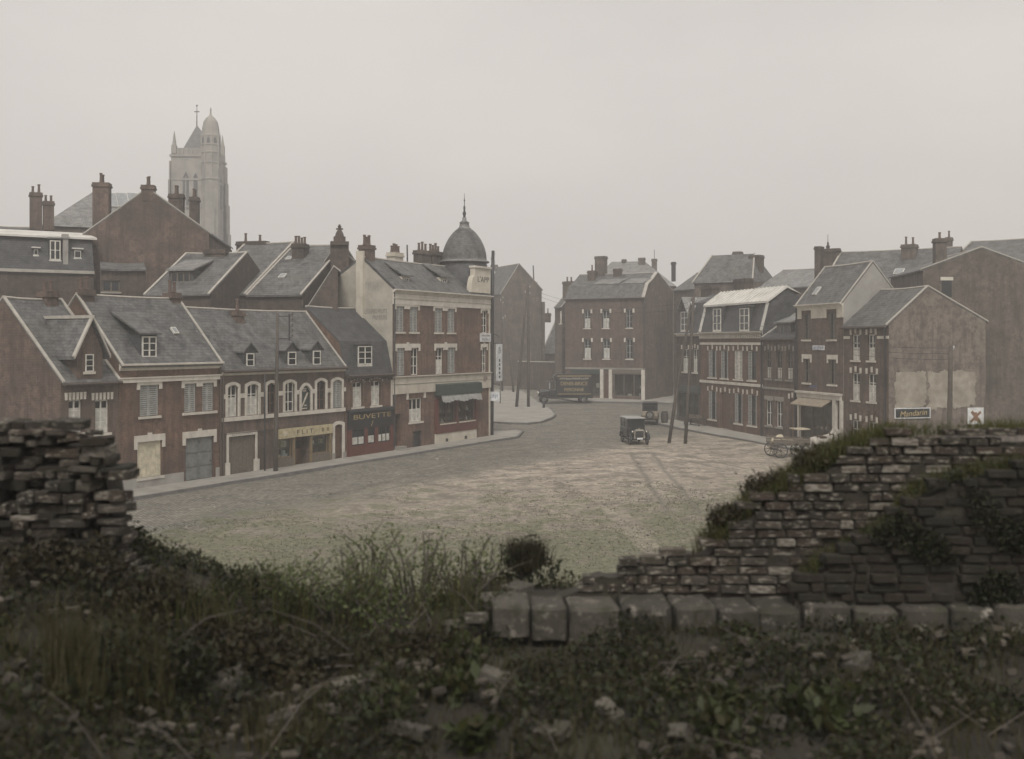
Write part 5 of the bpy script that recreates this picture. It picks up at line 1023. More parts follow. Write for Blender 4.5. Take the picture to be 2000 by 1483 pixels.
g = ground(981, 766); pole('thin upright pole close to the far plain gable', g, at(980, 578, g.y), .13, .1, pins=3)
Y = 60; pole('thick wooden pole standing before the plaster patched gable', Vector(((1853-CX)/F*Y, Y, 0)), at(1857, 676, Y), .16, .12, pins=1)
RP = at(1857, 680, Y)
g = ground(977, 790); T = empty('bent_post', g, 0, 'thin iron post bent over at the top, beside the iron pole', 'post'); h = CH+(HY-750)/F*g.y-g.z; MB().tube([(0, 0, -.2), (0, 0, h-.35), (-.05, 0, h-.1), (-.25, 0, h), (-.75, 0, h+.02)], .05, 6).build('post', 'dark_metal', T, True); MB().lathe((0, 0, 0), [(.1, -.1), (.1, .12), (.06, .2)], 8).build('foot', 'dark_metal', T)
g = ground(1062, 799); T = empty('bollard', g, 0, 'short dark bollard at the kerb in front of the lorry', 'bollard'); MB().lathe((0, 0, 0), [(.14, -.1), (.13, .5), (.16, .55), (.12, .66), (.02, .72)], 10).build('post', 'dark_metal', T, True); MB().lathe((0, 0, 0), [(.18, -.1), (.18, .08), (.14, .1)], 10).build('foot', 'dark_metal', T)
def wire(a, b, sag, label):
    a, b = Vector(a), Vector(b); pts = [a.lerp(b, k/14)-Vector((0, 0, sag*4*(k/14)*(1-k/14))) for k in range(15)]
    T = MB().tube([p-a for p in pts], .011, 4).build('overhead_wire', 'dark_metal'); T.location = a; return tag(T, label, 'wire', 'overhead wires across the square')
for k in range(3): wire(RT-Vector((0, 0, .4*k)), RP-Vector((0, 0, .3*k)), .9, 'thin overhead wire between the leaning pair and the pole by the gable')
for k in range(2): wire(RT-Vector((0, 0, .4*k)), MT-Vector((0, 0, .4*k)), 1.1, 'thin overhead wire spanning the square between the two pole pairs')

# ------------------------------------------------------------------ vehicles
def wheel(parent, x, y, r, wd, axis='x', spokes=10, tm='tyre', rm='grey_paint', nm='wheel'):
    W = MB().lathe((0, 0, 0), [(r*.12, -wd*.6), (r*.14, wd*.6)], 8, axis).build(nm, 'dark_metal', parent); W.location = (x, y, r)
    n = 20; t = MB(); k = 8
    for i in range(n):
        for j in range(k):
            th = 2*math.pi*i/n; ph = 2*math.pi*j/k; rr = r-wd/2+wd/2*math.cos(ph); h = wd/2*math.sin(ph)
            t.v.append((h, rr*math.cos(th), rr*math.sin(th)) if axis == 'x' else (rr*math.cos(th), h, rr*math.sin(th)))
    for i in range(n):
        for j in range(k): a, b = i, (i+1) % n; c, d = j, (j+1) % k; t.f.append((a*k+c, b*k+c, b*k+d, a*k+d))
    t.build('tyre', tm, W, True)
    s = MB()
    for i in range(spokes):
        th = 2*math.pi*i/spokes; e = (0, math.cos(th)*(r-wd*.8), math.sin(th)*(r-wd*.8)) if axis == 'x' else (math.cos(th)*(r-wd*.8), 0, math.sin(th)*(r-wd*.8)); s.tube([(0, 0, 0), e], .022, 5)
    s.build('spokes', rm, W); return W
def fender(parent, x, y, r, wd, a0, a1, mat='car_paint'):
    m = MB(); n = 8; P = []
    for k in range(n+1): th = R(a0+(a1-a0)*k/n); P.append((y+math.cos(th)*r, r*.8+math.sin(th)*r))
    for (ya, za), (yb, zb) in zip(P, P[1:]): m.prism([(x-wd/2, ya, za), (x-wd/2, yb, zb), (x-wd/2, yb, zb+.03), (x-wd/2, ya, za+.03)], (wd, 0, 0))
    return m.build('mudguard', mat, parent, True)
def car(name, label, loc, rz, rear=False):
    """box-bodied motor car of the twenties; front looks along -y"""
    C = empty(name, loc, rz, label, 'car')
    MB().box(-.36, .36, .05, 3.3, .38, .5).box(-.6, .6, .2, .26, .34, .44).box(-.6, .6, 2.75, 2.81, .34, .44).build('chassis', 'dark_metal', C)
    body = MB().prism([(-.66, 1.05, .5), (-.66, 3.25, .5), (-.66, 3.4, .75), (-.66, 3.35, 1.15), (-.66, 1.05, 1.15)], (1.32, 0, 0)).build('body', 'car_paint' if not rear else 'tan_canvas', C, bevel=.04)
    MB().prism([(-.36, .04, .5), (.36, .04, .5), (.36, .04, .98), (.26, .04, 1.07), (-.26, .04, 1.07), (-.36, .04, .98)], (0, .95, .04)).build('bonnet', 'car_paint', C, bevel=.02)
    MB().prism([(-.37, 0, .48), (.37, 0, .48), (.38, 0, 1.0), (.25, 0, 1.13), (-.25, 0, 1.13), (-.38, 0, 1.0)], (0, .06, 0)).build('radiator_shell', 'chrome', C)
    rad = MB().box(-.3, .3, -.012, .001, .54, 1.0).build('radiator_core', 'black_paint', C)
    MB().lathe((0, .03, 1.13), [(.05, 0), (.06, .03), (.03, .07)], 8).build('filler_cap', 'chrome', C)
    cab = MB()
    for x in (-.64, .58): cab.box(x, x+.06, 1.05, 1.11, 1.15, 1.78).box(x, x+.06, 2.1, 2.16, 1.15, 1.78).box(x, x+.06, 3.2, 3.28, 1.15, 1.78)
    for x in (-.64, .58): cab.box(x, x+.06, 1.05, 3.28, 1.74, 1.785).box(x, x+.06, 1.05, 3.28, 1.15, 1.18)
    cab.box(-.64, .64, 3.2, 3.27, 1.15, 1.78 if not rear else 1.72).box(-.58, .58, 1.06, 1.1, 1.15, 1.2).box(-.58, .58, 1.06, 1.1, 1.72, 1.78).build('cab_frame', 'car_paint', C)
    MB().box(-.58, .58, 1.075, 1.085, 1.2, 1.72).build('windscreen', 'glass', C)
    for x in (-.62, .61): MB().box(x, x+.01, 1.11, 2.1, 1.16, 1.76).build('side_window', 'glass', C); MB().box(x, x+.01, 2.16, 3.2, 1.16, 1.76).build('side_window', 'glass', C)
    MB().prism([(-.7, .9, 1.79), (.7, .9, 1.79), (.64, .9, 1.88), (-.64, .9, 1.88)], (0, 2.5, 0)).build('roof', 'grey_canvas' if not rear else 'black_paint', C, bevel=.03)
    for x in (-.62, .62):
        for y in (.3, 2.75): wheel(C, x, y, .37, .12)
        fender(C, x, .3, .46, .24, 30, 175); fender(C, x, 2.75, .46, .24, 5, 150); MB().box(x-.12, x+.12, .75, 2.35, .36, .4).build('running_board', 'car_paint', C)
    for x in (-.5, .5):
        l = MB().lathe((x, -.05, .95), [(.03, .2), (.1, .12), (.13, .02), (.13, -.02)], 12, 'y').build('headlamp', 'dark_metal', C, True); MB().lathe((x, -.05, .95), [(.115, -.022), (.02, -.05)], 12, 'y').build('lens', 'chrome', l, True)
    MB().tube([(-.5, 0, .8), (.5, 0, .8)], .02, 6).build('lamp_bar', 'dark_metal', C); MB().box(-.2, .2, -.16, -.14, .42, .54).build('number_plate', 'enamel_white', C); MB().tube([(-.62, .3, .37), (.62, .3, .37)], .035, 6).build('axle', 'dark_metal', C)
    if rear:
        sw = wheel(C, 0, 3.5, .36, .12, 'y', nm='spare_wheel'); sw.location.z = .85; MB().box(-.45, .45, 3.272, 3.285, 1.3, 1.6).build('rear_window', 'glass', C)
    return C
g = ground(1249, 870); car('saloon_car', 'black box-bodied car with bright radiator facing the rampart, in mid square', g, R(7))
g = ground(1270, 824); car('saloon_car', 'parked car seen from behind with tan body panel and dark hood', g+Vector((0, -.2, 0)), R(172), True)
# delivery lorry, side on, bonnet to the left
g = ground(1104, 787.5); T = empty('delivery_lorry', g, R(4), 'dark box lorry with gold lettering on its side, parked before the far shopfronts', 'lorry')
MB().box(-2.7, 2.9, -.8, .8, .55, .72).build('chassis', 'dark_metal', T)
bx = MB().prism([(-1.1, -.95, .8), (2.85, -.95, .8), (2.85, -.95, 3.0), (2.7, -.95, 3.2), (-1.0, -.95, 3.2), (-1.35, -.95, 2.9), (-1.1, -.95, 2.4)], (0, 1.9, 0)).build('box_body', 'car_paint', T, bevel=.05)
MB().box(-1.0, 2.7, -.97, -.951, 2.92, 3.0).build('moulding_line', 'gold_letters', bx); marks('letters_pale', bx, .85, 2.68, 3.2, .2, 14, -.955); text('DENIS-BRICE', 'gold_letters', bx, .85, 2.15, 2.9, .38, -.957); text('PERONNE', 'gold_letters', bx, .85, 1.5, 2.1, .34, -.957); MB().box(-.9, 2.7, -.965, -.951, 1.0, 1.06).build('moulding_line', 'gold_letters', bx)
cb_ = MB().box(-1.7, -1.1, -.85, .85, .75, 1.45).box(-1.72, -1.66, -.85, .85, 1.45, 1.5).box(-1.72, -1.66, -.85, -.79, 1.5, 2.3).box(-1.72, -1.66, .79, .85, 1.5, 2.3).box(-1.9, -1.1, -.9, .9, 2.3, 2.38).build('cab', 'car_paint', T)
MB().box(-1.7, -1.69, -.79, .79, 1.5, 2.3).build('windscreen', 'enamel_white', T)
MB().prism([(-2.85, -.45, .75), (-2.85, .45, .75), (-2.85, .45, 1.3), (-2.85, .3, 1.45), (-2.85, -.3, 1.45), (-2.85, -.45, 1.3)], (1.15, 0, .08)).build('bonnet', 'car_paint', T, bevel=.03); MB().box(-2.93, -2.85, -.47, .47, .7, 1.5).build('radiator', 'dark_metal', T)
for x in (-2.35, 1.9):
    for y in (-.8, .8): wheel(T, x, y, .44, .2, 'y')
for y in (-.8, .8):
    m_ = MB(); P_ = [(-2.35+math.cos(R(a))*.58, .42+math.sin(R(a))*.58) for a in range(10, 171, 20)]
    for (xa, za), (xb, zb) in zip(P_, P_[1:]): m_.prism([(xa, y-.16, za), (xb, y-.16, zb), (xb, y-.16, zb+.04), (xa, y-.16, za+.04)], (0, .32, 0))
    m_.build('mudguard', 'car_paint', T); MB().lathe((-2.95, y*.75, 1.15), [(.14, -.08), (.14, 0), (.04, .15)], 10, 'x').build('headlamp', 'chrome', T)
MB().box(-1.7, -.9, -.95, -.75, .5, .56).build('running_board', 'dark_metal', T)
# farm wagon
g = ground(1536, 893); g.x += .1; RZ = R(8)
T = empty('farm_wagon', g, RZ, 'wooden farm wagon loaded with sacks, harnessed to grey horses near the right pavement', 'wagon')
MB().box(-1.1, 1.15, -.65, .65, .78, .86).build('bed', 'wood_grey', T)
for y in (-.68, .62):
    for k in range(3): MB().prism([(-1.2, y, .9+k*.16), (1.2, y, .82+k*.13), (1.2, y, .93+k*.13), (-1.2, y, 1.03+k*.16)], (0, .06, 0)).build('side_board', 'wood_grey', T)
MB().box(1.15, 1.21, -.62, .62, .8, 1.25).build('head_board', 'wood_grey', T)
for x, r in ((-.8, .48), (.85, .4)):
    for y in (-.8, .8): wheel(T, x, y, r, .07, 'y', 10, 'dark_metal', 'wood_grey')
    MB().tube([(x, -.8, r), (x, .8, r)], .05, 6).build('axle', 'dark_metal', T)
sp = MB().box(.35, .42, -.5, -.44, .86, 1.75).box(.35, .42, .44, .5, .86, 1.75).build('seat_post', 'dark_metal', T); MB().box(.3, 1.25, -.55, .55, 1.75, 1.82).build('seat_canopy', 'sack', T); MB().box(.3, .8, -.5, .5, 1.2, 1.26).build('seat', 'wood_grey', T)
for y in (-.3, .3): MB().tube([(1.1, y, .75), (3.2, y*.9, .95)], .035, 6).build('shaft', 'wood_grey', T)



for i, (x, y, z, s) in enumerate(((-.8, -.25, 1.0, 1), (-.75, .3, 1.0, 1.05), (-.3, -.3, 1.0, .95), (-.3, .25, 1.02, 1), (-.55, 0, 1.25, .95), (0.05, -.1, 1.0, .9))):
    b_ = bpy.data.meshes.new('sack'); q = bmesh.new(); bmesh.ops.create_icosphere(q, subdivisions=2, radius=.32)
    for v in q.verts: v.co = Vector((v.co.x*1.15, v.co.y*.8, v.co.z*.6))*(1+.25*noise.noise(v.co*3+Vector((i, i, 0))))
    q.to_mesh(b_); q.free(); b_.materials.append(MATS['sack']); o = bpy.data.objects.new('grain_sack', b_); col.objects.link(o)
    wp = Matrix.Rotation(RZ, 3, 'Z')@Vector((x, y, z+.02)); o.location = g+wp; o.rotation_euler = (0, 0, RZ+i); o.scale = (s, s, s); tag(o, 'pale filled sack lying in the farm wagon', 'sack', 'sacks on the farm wagon')
def horse(loc, rz, label):
    v = [(-.58, 0, 1.16), (0, 0, 1.1), (.48, 0, 1.16), (.72, 0, 1.36), (.95, 0, 1.62), (1.08, 0, 1.78), (1.22, 0, 1.62), (1.38, 0, 1.42), (-.82, 0, 1.2), (-.92, 0, .95), (-.93, 0, .55)]
    r = [.27, .3, .26, .19, .13, .1, .1, .065, .06, .055, .03]; e = [(0, 1), (1, 2), (2, 3), (3, 4), (4, 5), (5, 6), (6, 7), (0, 8), (8, 9), (9, 10)]
    for sd in (-1, 1):
        for root, ch, ro in ((2, [(.45, .17, .92, .12), (.47, .17, .5, .065), (.45, .17, .14, .045), (.5, .17, .05, .06)], 0), (0, [(-.52, .18, .95, .17), (-.42, .18, .78, .12), (-.68, .18, .5, .065), (-.6, .18, .14, .046), (-.55, .18, .05, .06)], 0)):
            p = root
            for (x, y, z, rr) in ch: v.append((x, y*sd, z)); r.append(rr); e.append((p, len(v)-1)); p = len(v)-1
        v.append((1.05, .07*sd, 1.93)); r.append(.025); e.append((5, len(v)-1))
    me = bpy.data.meshes.new('horse'); me.from_pydata(v, e, []); me.materials.append(MATS['horse_coat']); o = bpy.data.objects.new('horse', me); col.objects.link(o)
    mo = o.modifiers.new('skin', 'SKIN'); mo.use_smooth_shade = True
    for i, sv_ in enumerate(me.skin_vertices[0].data): sv_.radius = (r[i], r[i]); sv_.use_root = (i == 0)
    o.modifiers.new('sub', 'SUBSURF').levels = 1; o.modifiers['sub'].render_levels = 2
    o.location = loc; o.rotation_euler = (0, 0, rz); o.scale = (.92, .92, .92); tag(o, label, 'horse')
    c = MB(); P_ = [(.62+.1*math.sin(t), .24*math.cos(t), 1.28+.3*math.sin(t)) for t in [k*math.pi/8 for k in range(17)]]; c.tube(P_, .055, 6, False).build('collar', 'leather', o)
    MB().prism([(-.3, -.28, 1.36), (.2, -.28, 1.36), (.2, 0, 1.43), (.2, .28, 1.36), (-.3, .28, 1.36), (-.3, 0, 1.43)], (0, 0, .025)).build('harness_pad', 'leather', o)
    MB().tube([(.12, 0, 1.42), (.14, .31, 1.1), (.12, 0, .8), (.14, -.31, 1.1), (.12, 0, 1.42)], .02, 5, False).build('girth', 'leather', o)
    return o
rm = Matrix.Rotation(RZ, 3, 'Z'); horse(g+rm@Vector((2.15, -.42, 0)), RZ, 'pale grey draught horse on the square side of the farm wagon shafts'); horse(g+rm@Vector((2.3, .45, 0)), RZ+.05, 'pale grey draught horse on the pavement side of the farm wagon shafts')
# table and barrel by the right hand shop
g = ground(1351, 838); g.z += .13; T = empty('market_table', g+Vector((.4, .9, 0)), math.atan2(RD.y, RD.x)*0+R(-62), 'dark plank table standing on the pavement before the green shop', 'table'); T.location.z = gz(T.location.y)+.13
for k in range(4): MB().box(-1.1, 1.1, -.4+k*.2, -.21+k*.2, .72, .77).build('plank', 'wood_pole', T)
MB().box(-1.05, 1.05, -.38, .38, .62, .715).build('apron', 'wood_pole', T)
for x in (-1, 1):
    for y in (-.33, .33): MB().box(x-.04, x+.04, y-.04, y+.04, 0, .62).build('leg', 'wood_pole', T)
for k, (x, mt) in enumerate(((-.7, 'fruit_mix'), (-.1, 'letters_pale'), (.55, 'wood_grey'))):
    q = Matrix.Rotation(R(-62), 3, 'Z')@Vector((x, 0, .775)); C_ = empty('crate', T.location+q, R(-62+k*3), ['open crate of reddish fruit on the dark plank table', 'open crate of pale goods on the dark plank table', 'open crate of grey goods on the dark plank table'][k], 'crate')
    MB().box(-.22, .22, -.16, .16, 0, .02).build('base', 'wood_grey', C_)
    for a in (-.16, .14): MB().box(-.22, .22, a, a+.02, .02, .2).build('side', 'wood_grey', C_)
    for a in (-.22, .2): MB().box(a, a+.02, -.14, .14, .02, .2).build('end', 'wood_grey', C_)
    MB().box(-.19, .19, -.13, .13, .02, .17).build('contents', mt, C_)
g = ground(1300, 830); T = empty('barrel', g+Vector((0, .6, .14)), 0, 'dark upright barrel on the pavement tip next to the parked car', 'barrel')
MB().lathe((0, 0, 0), [(.26, 0), (.31, .25), (.33, .5), (.31, .75), (.26, 1.0), (.23, 1.0), (.23, .97)], 14).build('staves', 'wood_pole', T, True)
for z, r in ((.1, .29), (.32, .325), (.68, .325), (.9, .29)): MB().lathe((0, 0, z), [(r, 0), (r+.012, .01), (r+.012, .05), (r, .06)], 14).build('hoop', 'dark_metal', T)

# ------------------------------------------------------------------ rampart in front
def sst(a, b, x): t = min(1, max(0, (x-a)/(b-a))); return t*t*(3-2*t)
def terr(x, y):
    z = 5.34+.4*sst(-1.3, -2.9, x)+.07*noise.noise((x*1.3, y*1.3, 0))+.03*noise.noise((x*5, y*5, 2))
    z += .2*sst(-.9, -.1, x)*sst(.9, .25, x)*sst(7.25, 7.6, y)+.1*sst(0, -1.5, x)*sst(6.3, 7.6, y)
    z -= .12*sst(6.2, 4.6, y)*sst(-3, 0, x)
    z += .11*sst(.3, .9, x)*sst(6.3, 6.95, y)*sst(7.5, 7.2, y)
    e = 8.25+.15*noise.noise((x*.8, 0, 7))
    if y > e: z -= 1.25*(y-e)
    return z
xs = [-16, -12, -8, -6]+[-5+.09*i for i in range(112)]+[5.3, 6, 8, 12, 16]; ys = [-8, -4, 0, 2, 3]+[3.5+.09*i for i in range(60)]+[9.2, 10, 11, 12.5, 14]
mb = MB(); n_ = len(xs)
for y in ys:
    for x in xs: mb.v.append((x, y, terr(x, y)))
for j in range(len(ys)-1):
    for i in range(n_-1): a = j*n_+i; mb.f.append((a, a+1, a+n_+1, a+n_))
tag(mb.build('rampart_earth', 'earth', smooth=True), kind='structure')

def rough_block(seed, sub=2, amp=.05, cuts=True):
    me = bpy.data.meshes.new('block'); q = bmesh.new(); bmesh.ops.create_cube(q, size=1)
    if sub:
        bmesh.ops.bevel(q, geom=list(q.edges), offset=.07, segments=1, affect='EDGES')
        if sub > 1: bmesh.ops.subdivide_edges(q, edges=list(q.edges), cuts=1, use_grid_fill=True)
    for v in q.verts:
        k = noise.noise_vector(v.co*2.3+Vector((seed*3.7, seed, 0))); v.co += Vector(k)*amp; v.co += Vector(noise.noise_vector(v.co*7+Vector((seed, 0, 9))))*amp*.5
    q.to_mesh(me); q.free(); return me
BR = []; 
for k in range(8): me = rough_block(k, 1, .055); BR.append(me)
def piece(name, parent, loc, dim, mat, meshes, jit=.02):
    me = random.choice(meshes); key = mat
    o = bpy.data.objects.new(name, me); col.objects.link(o); o.parent = parent; o.location = loc; o.scale = dim
    o.rotation_euler = tuple(random.uniform(-jit, jit) for _ in range(3))
    if not me.materials: me.materials.append(None)
    o.material_slots[0].link = 'OBJECT'; o.material_slots[0].material = MATS[mat]; return o
def prof(pts):
    def f(px):
        for (a, ya), (b, yb) in zip(pts, pts[1:]):
            if a <= px <= b: return ya+(yb-ya)*(px-a)/(b-a)
        return 1e4 if px < pts[0][0] else pts[-1][1]
    return f
ptop = prof([(1040, 1158), (1100, 1140), (1160, 1126), (1165, 1106), (1225, 1102), (1230, 1080), (1330, 1077), (1335, 1060), (1392, 1055), (1440, 1006), (1490, 966), (1560, 927), (1610, 892), (1690, 856), (1760, 840), (2300, 830)])
pfr = prof([(1545, 1195), (1562, 1140), (1610, 1094), (1680, 1062), (1752, 1010), (1792, 955), (1850, 932), (1945, 905), (2300, 880)])
RW = empty('ruined_brick_wall', (1.9, 7.5, 5.3), 0, 'broken mossy brick parapet stepping up to the right on a stone course', 'wall')
def wz(f, px, Y): return CH-(f(px)-HY)/F*Y
BRK = []
def leafwall(f, Y, x0, x1, mat, courses, dep=.11, z0=5.61, skip=.03, jy=.014):
    for k in range(courses):
        z = z0+.062*k; x = x0-(.095 if k % 2 else 0)-random.random()*.03
        while x < x1:
            ln = random.choice([.19, .19, .185, .2, .095, .14]); c = x+ln/2; px = CX+c/Y*F; top = wz(f, px, Y); edge = top-z-.062
            if edge > -.018+random.uniform(-.02, .012) and random.random() > skip+(.22 if edge < .07 else 0):
                mt = 'old_brick_lime' if mat == 'old_brick' and random.random() < .05+.25*(noise.noise((c*1.6, z*3, 8)) > .22) else mat
                BRK.append(((c-1.9, Y+dep/2-7.5+random.gauss(0, jy), z+.03-5.3+random.uniform(-.004, .004)), (ln-random.uniform(.012, .026), dep, random.uniform(.043, .053)), mt))
            x += ln
leafwall(ptop, 7.55, .12, 4.3, 'old_brick', 21); nb_ = len(BRK); leafwall(pfr, 7.3, 1.75, 4.1, 'old_brick_dark', 18, .12, skip=.05, jy=.014)
if len(BRK) > 300:
    BRK.sort(key=lambda q: q[0][0]); rest = BRK[300:]; BRK = BRK[:300]; mb = MB()
    for (x, y, z), (a, b, c), mt in rest: mb.box(x-a/2, x+a/2, y-b/2, y+b/2, z-c/2, z+c/2)
    tag(mb.build('rest_of_bricks', 'old_brick_dark', RW), kind='stuff')
for loc_, dim_, mt in BRK: piece('brick', RW, loc_, dim_, mt, BR, .035)
def slab(f, Y, y0, y1, px0, px1, drop, mat, name):
    mb = MB(); n = int((px1-px0)/14); P0 = []
    for k in range(n+1):
        px = px0+(px1-px0)*k/n; x = (px-CX)/F*Y-1.9; z = max(5.5, wz(f, px, Y)-drop+.03*noise.noise((px*.03, Y, 1)))-5.3
        mb.v += [(x, y0-7.5, z), (x, y1-7.5, z-.03), (x, y0-7.5, -.2), (x, y1-7.5, -.2)]
    for k in range(n):
        a = 4*k; mb.f += [(a, a+4, a+5, a+1), (a, a+2, a+6, a+4), (a+1, a+5, a+7, a+3)]
    mb.f += [(0, 1, 3, 2), (4*n, 4*n+2, 4*n+3, 4*n+1)]
    return mb.build(name, mat, RW)
slab(ptop, 7.55, 7.64, 7.95, 1080, 2290, .1, 'rubble_mortar', 'wall_core'); slab(ptop, 7.55, 7.58, 7.66, 1060, 2290, .1, 'rubble_mortar', 'mortar_bed')
slab(pfr, 7.3, 7.335, 7.56, 1548, 2290, .09, 'rubble_mortar', 'mortar_bed')
ST = []
for k in range(4):
    me = bpy.data.meshes.new('rubble_stone'); q = bmesh.new(); bmesh.ops.create_icosphere(q, subdivisions=2, radius=.5)
    for v in q.verts: v.co = v.co*(1+.5*noise.noise(v.co*2.2+Vector((k*5, 0, 0))))+Vector(noise.noise_vector(v.co*6+Vector((k, 3, 0))))*.05
    for v in q.verts: v.co.z = max(-.3, min(.3, v.co.z))
    q.to_mesh(me); q.free(); ST.append(me)
BL = [rough_block(20+k, 2, .05) for k in range(5)]
edges = [958, 1036, 1108, 1213, 1316, 1400, 1480, 1570, 1667, 1757, 1853, 1945, 2040, 2130]
for a, b in zip(edges, edges[1:]):
    xa, xb = (a-CX)/F*7.22, (b-CX)/F*7.22; h = .27 if a > 1090 else .22
    piece('stone_block', RW, ((xa+xb)/2-1.9, 7.4-7.5+random.uniform(-.02, .02), 5.6-h/2-5.3+random.uniform(-.02, .014)), ((xb-xa)*random.uniform(.9, .97), .42, h), 'ledge_stone' if a < 1500 else 'old_stone', BL, .04)
for (px, py, wd, h) in ((930, 1192, 50, .08), (1000, 1222, 55, .08), (1085, 1226, 50, .08)):
    Y_ = 7.3; piece('stone_block', RW, ((px-CX)/F*Y_-1.9, Y_-7.5+random.uniform(-.05, .05), CH-(py-HY)/F*Y_-h/2-5.3), (wd/F*Y_*.85, .2, h*.8), 'old_stone', BL, .3)
# left pier
PT = empty('ruined_stone_pier', (-2.9, 7.4, 5.7), 0, 'ragged stump of layered stone and brick at the left edge', 'wall ruin')
lp_ = prof([(-200, 838), (60, 838), (100, 832), (205, 850), (228, 870), (240, 905), (282, 940), (270, 985), (262, 1030), (300, 1075)])
rgt = prof([(835, 150), (850, 210), (880, 232), (905, 245), (935, 283), (960, 262), (985, 274), (1010, 262), (1040, 250), (1100, 240)])
z = 5.5
while z < 6.76:
    h = random.choice([.04, .045, .055, .06, .075]); py = HY+(CH-z-h/2)/7.35*F; xr = (rgt(max(836, min(1099, py)))-CX)/F*7.35+random.uniform(-.07, .05); x = -3.75-random.random()*.2
    if z < 5.95: xr += .25*(5.95-z)/.45
    while x < xr-.04:
        ln = min(random.choice([.06, .08, .11, .14, .18, .24]), max(.06, xr-x)); c = x+ln/2; edge = xr-c < .25 or z > 6.62
        if random.random() > (.16 if edge else .05):
            piece('stone', PT, (c+2.9, -.02+random.gauss(0, .035), z+h/2-5.7+random.gauss(0, .008)), (ln*random.uniform(.85, 1), random.uniform(.16, .26), h*random.uniform(.75, 1)), random.choice(['pier_stone', 'pier_stone', 'old_brick', 'old_brick', 'old_brick_dark']) if random.random() > .07 else 'old_brick_lime', random.choice([BL, BL, BR]), .13 if edge else .06)
        x += ln
    z += h*.97
MB().prism([(-1.0, .06, -.4), (.3, .06, -.4), (.24, .06, .5), (.2, .06, .75), (-.1, .06, .95), (-1.0, .06, .98)], (0, .3, 0)).build('wall_core', 'rubble_mortar', PT)
# loose stones
def on_terr(px, py):
    Y = 6.0
    for _ in range(40): x = (px-CX)/F*Y; Y = .6*Y+.4*max(3.5, min(8.2, (CH-terr(x, Y))*F/(py-HY)))
    return Vector(((px-CX)/F*Y, Y, terr((px-CX)/F*Y, Y)))
for (px, py, wp, lift, mt) in ((930, 1236, 90, .03, 'pale_stone'), (882, 1226, 55, .02, 'pale_stone'), (690, 1352, 110, .04, 'pale_stone'), (440, 1356, 130, .05, 'old_stone'), (640, 1396, 80, .03, 'pale_stone'), (965, 1338, 70, .05, 'pale_stone'), (1672, 1306, 80, .04, 'pale_stone'), (1766, 1322, 70, .02, 'old_stone'), (560, 1420, 90, .04, 'old_stone'), (1190, 1400, 80, .03, 'pale_stone'), (1080, 1440, 90, .03, 'old_stone'), (800, 1440, 100, .04, 'old_stone'), (520, 1200, 50, .06, 'old_stone'), (1010, 1158, 90, .02, 'pale_stone'), (960, 1178, 70, .02, 'pale_stone'), (1500, 1420, 90, .03, 'old_stone'), (1330, 1440, 70, .03, 'pale_stone'), (300, 1440, 90, .03, 'old_stone'), (715, 1130, 60, .03, 'pale_stone'), (1420, 1350, 60, .03, 'old_stone')):
    p = on_terr(px, py); s = wp/F*p.y; o = piece('rubble_stone', None, p+Vector((0, 0, lift)), (s*.75, s*random.uniform(.4, .6), s*random.uniform(.2, .4)), mt, BL, .35); o.rotation_euler.z = random.uniform(0, 6)
    tag(o, 'pale broken stone lying among the weeds of the rampart' if mt == 'pale_stone' else 'dull mossy stone half buried in the rampart weeds', 'stone', 'loose pale stones on the rampart' if mt == 'pale_stone' else 'loose dull stones on the rampart')
mb = MB()
for k in range(1000):
    x = random.uniform(-3.2, 3.2)*random.choice([1, 1, .7]); y = random.uniform(4.3, 7.0)
    if noise.noise((x*1.1, y*1.4, 21)) < -.05+random.uniform(-.1, .1): continue
    me = random.choice(BL+BR+ST); r_ = Vector((random.uniform(.02, .09), random.uniform(.02, .06), random.uniform(.012, .04))); M_ = Matrix.Rotation(random.uniform(0, 6), 3, 'Z')@Matrix.Rotation(random.gauss(0, .4), 3, 'X'); c0 = Vector((x, y, terr(x, y)+random.uniform(-.01, .08))); b0 = len(mb.v)
    mb.v += [tuple(c0+M_@Vector((v.co.x*r_.x, v.co.y*r_.y, v.co.z*r_.z))) for v in me.vertices]; mb.f += [tuple(b0+q for q in p.vertices) for p in me.polygons]
tag(mb.build('rubble', 'rubble_bits'), 'small broken rubble strewn through the rampart weeds', 'rubble', kind='stuff')
p = on_terr(208, 1092); o = piece('stone_shard', None, p+Vector((0, -.25, .1)), (.075, .06, .3), 'pale_stone', BL, .02); o.rotation_euler = (.1, -.25, .3); tag(o, 'upright white stone shard leaning in the bushes below the stump', 'stone')

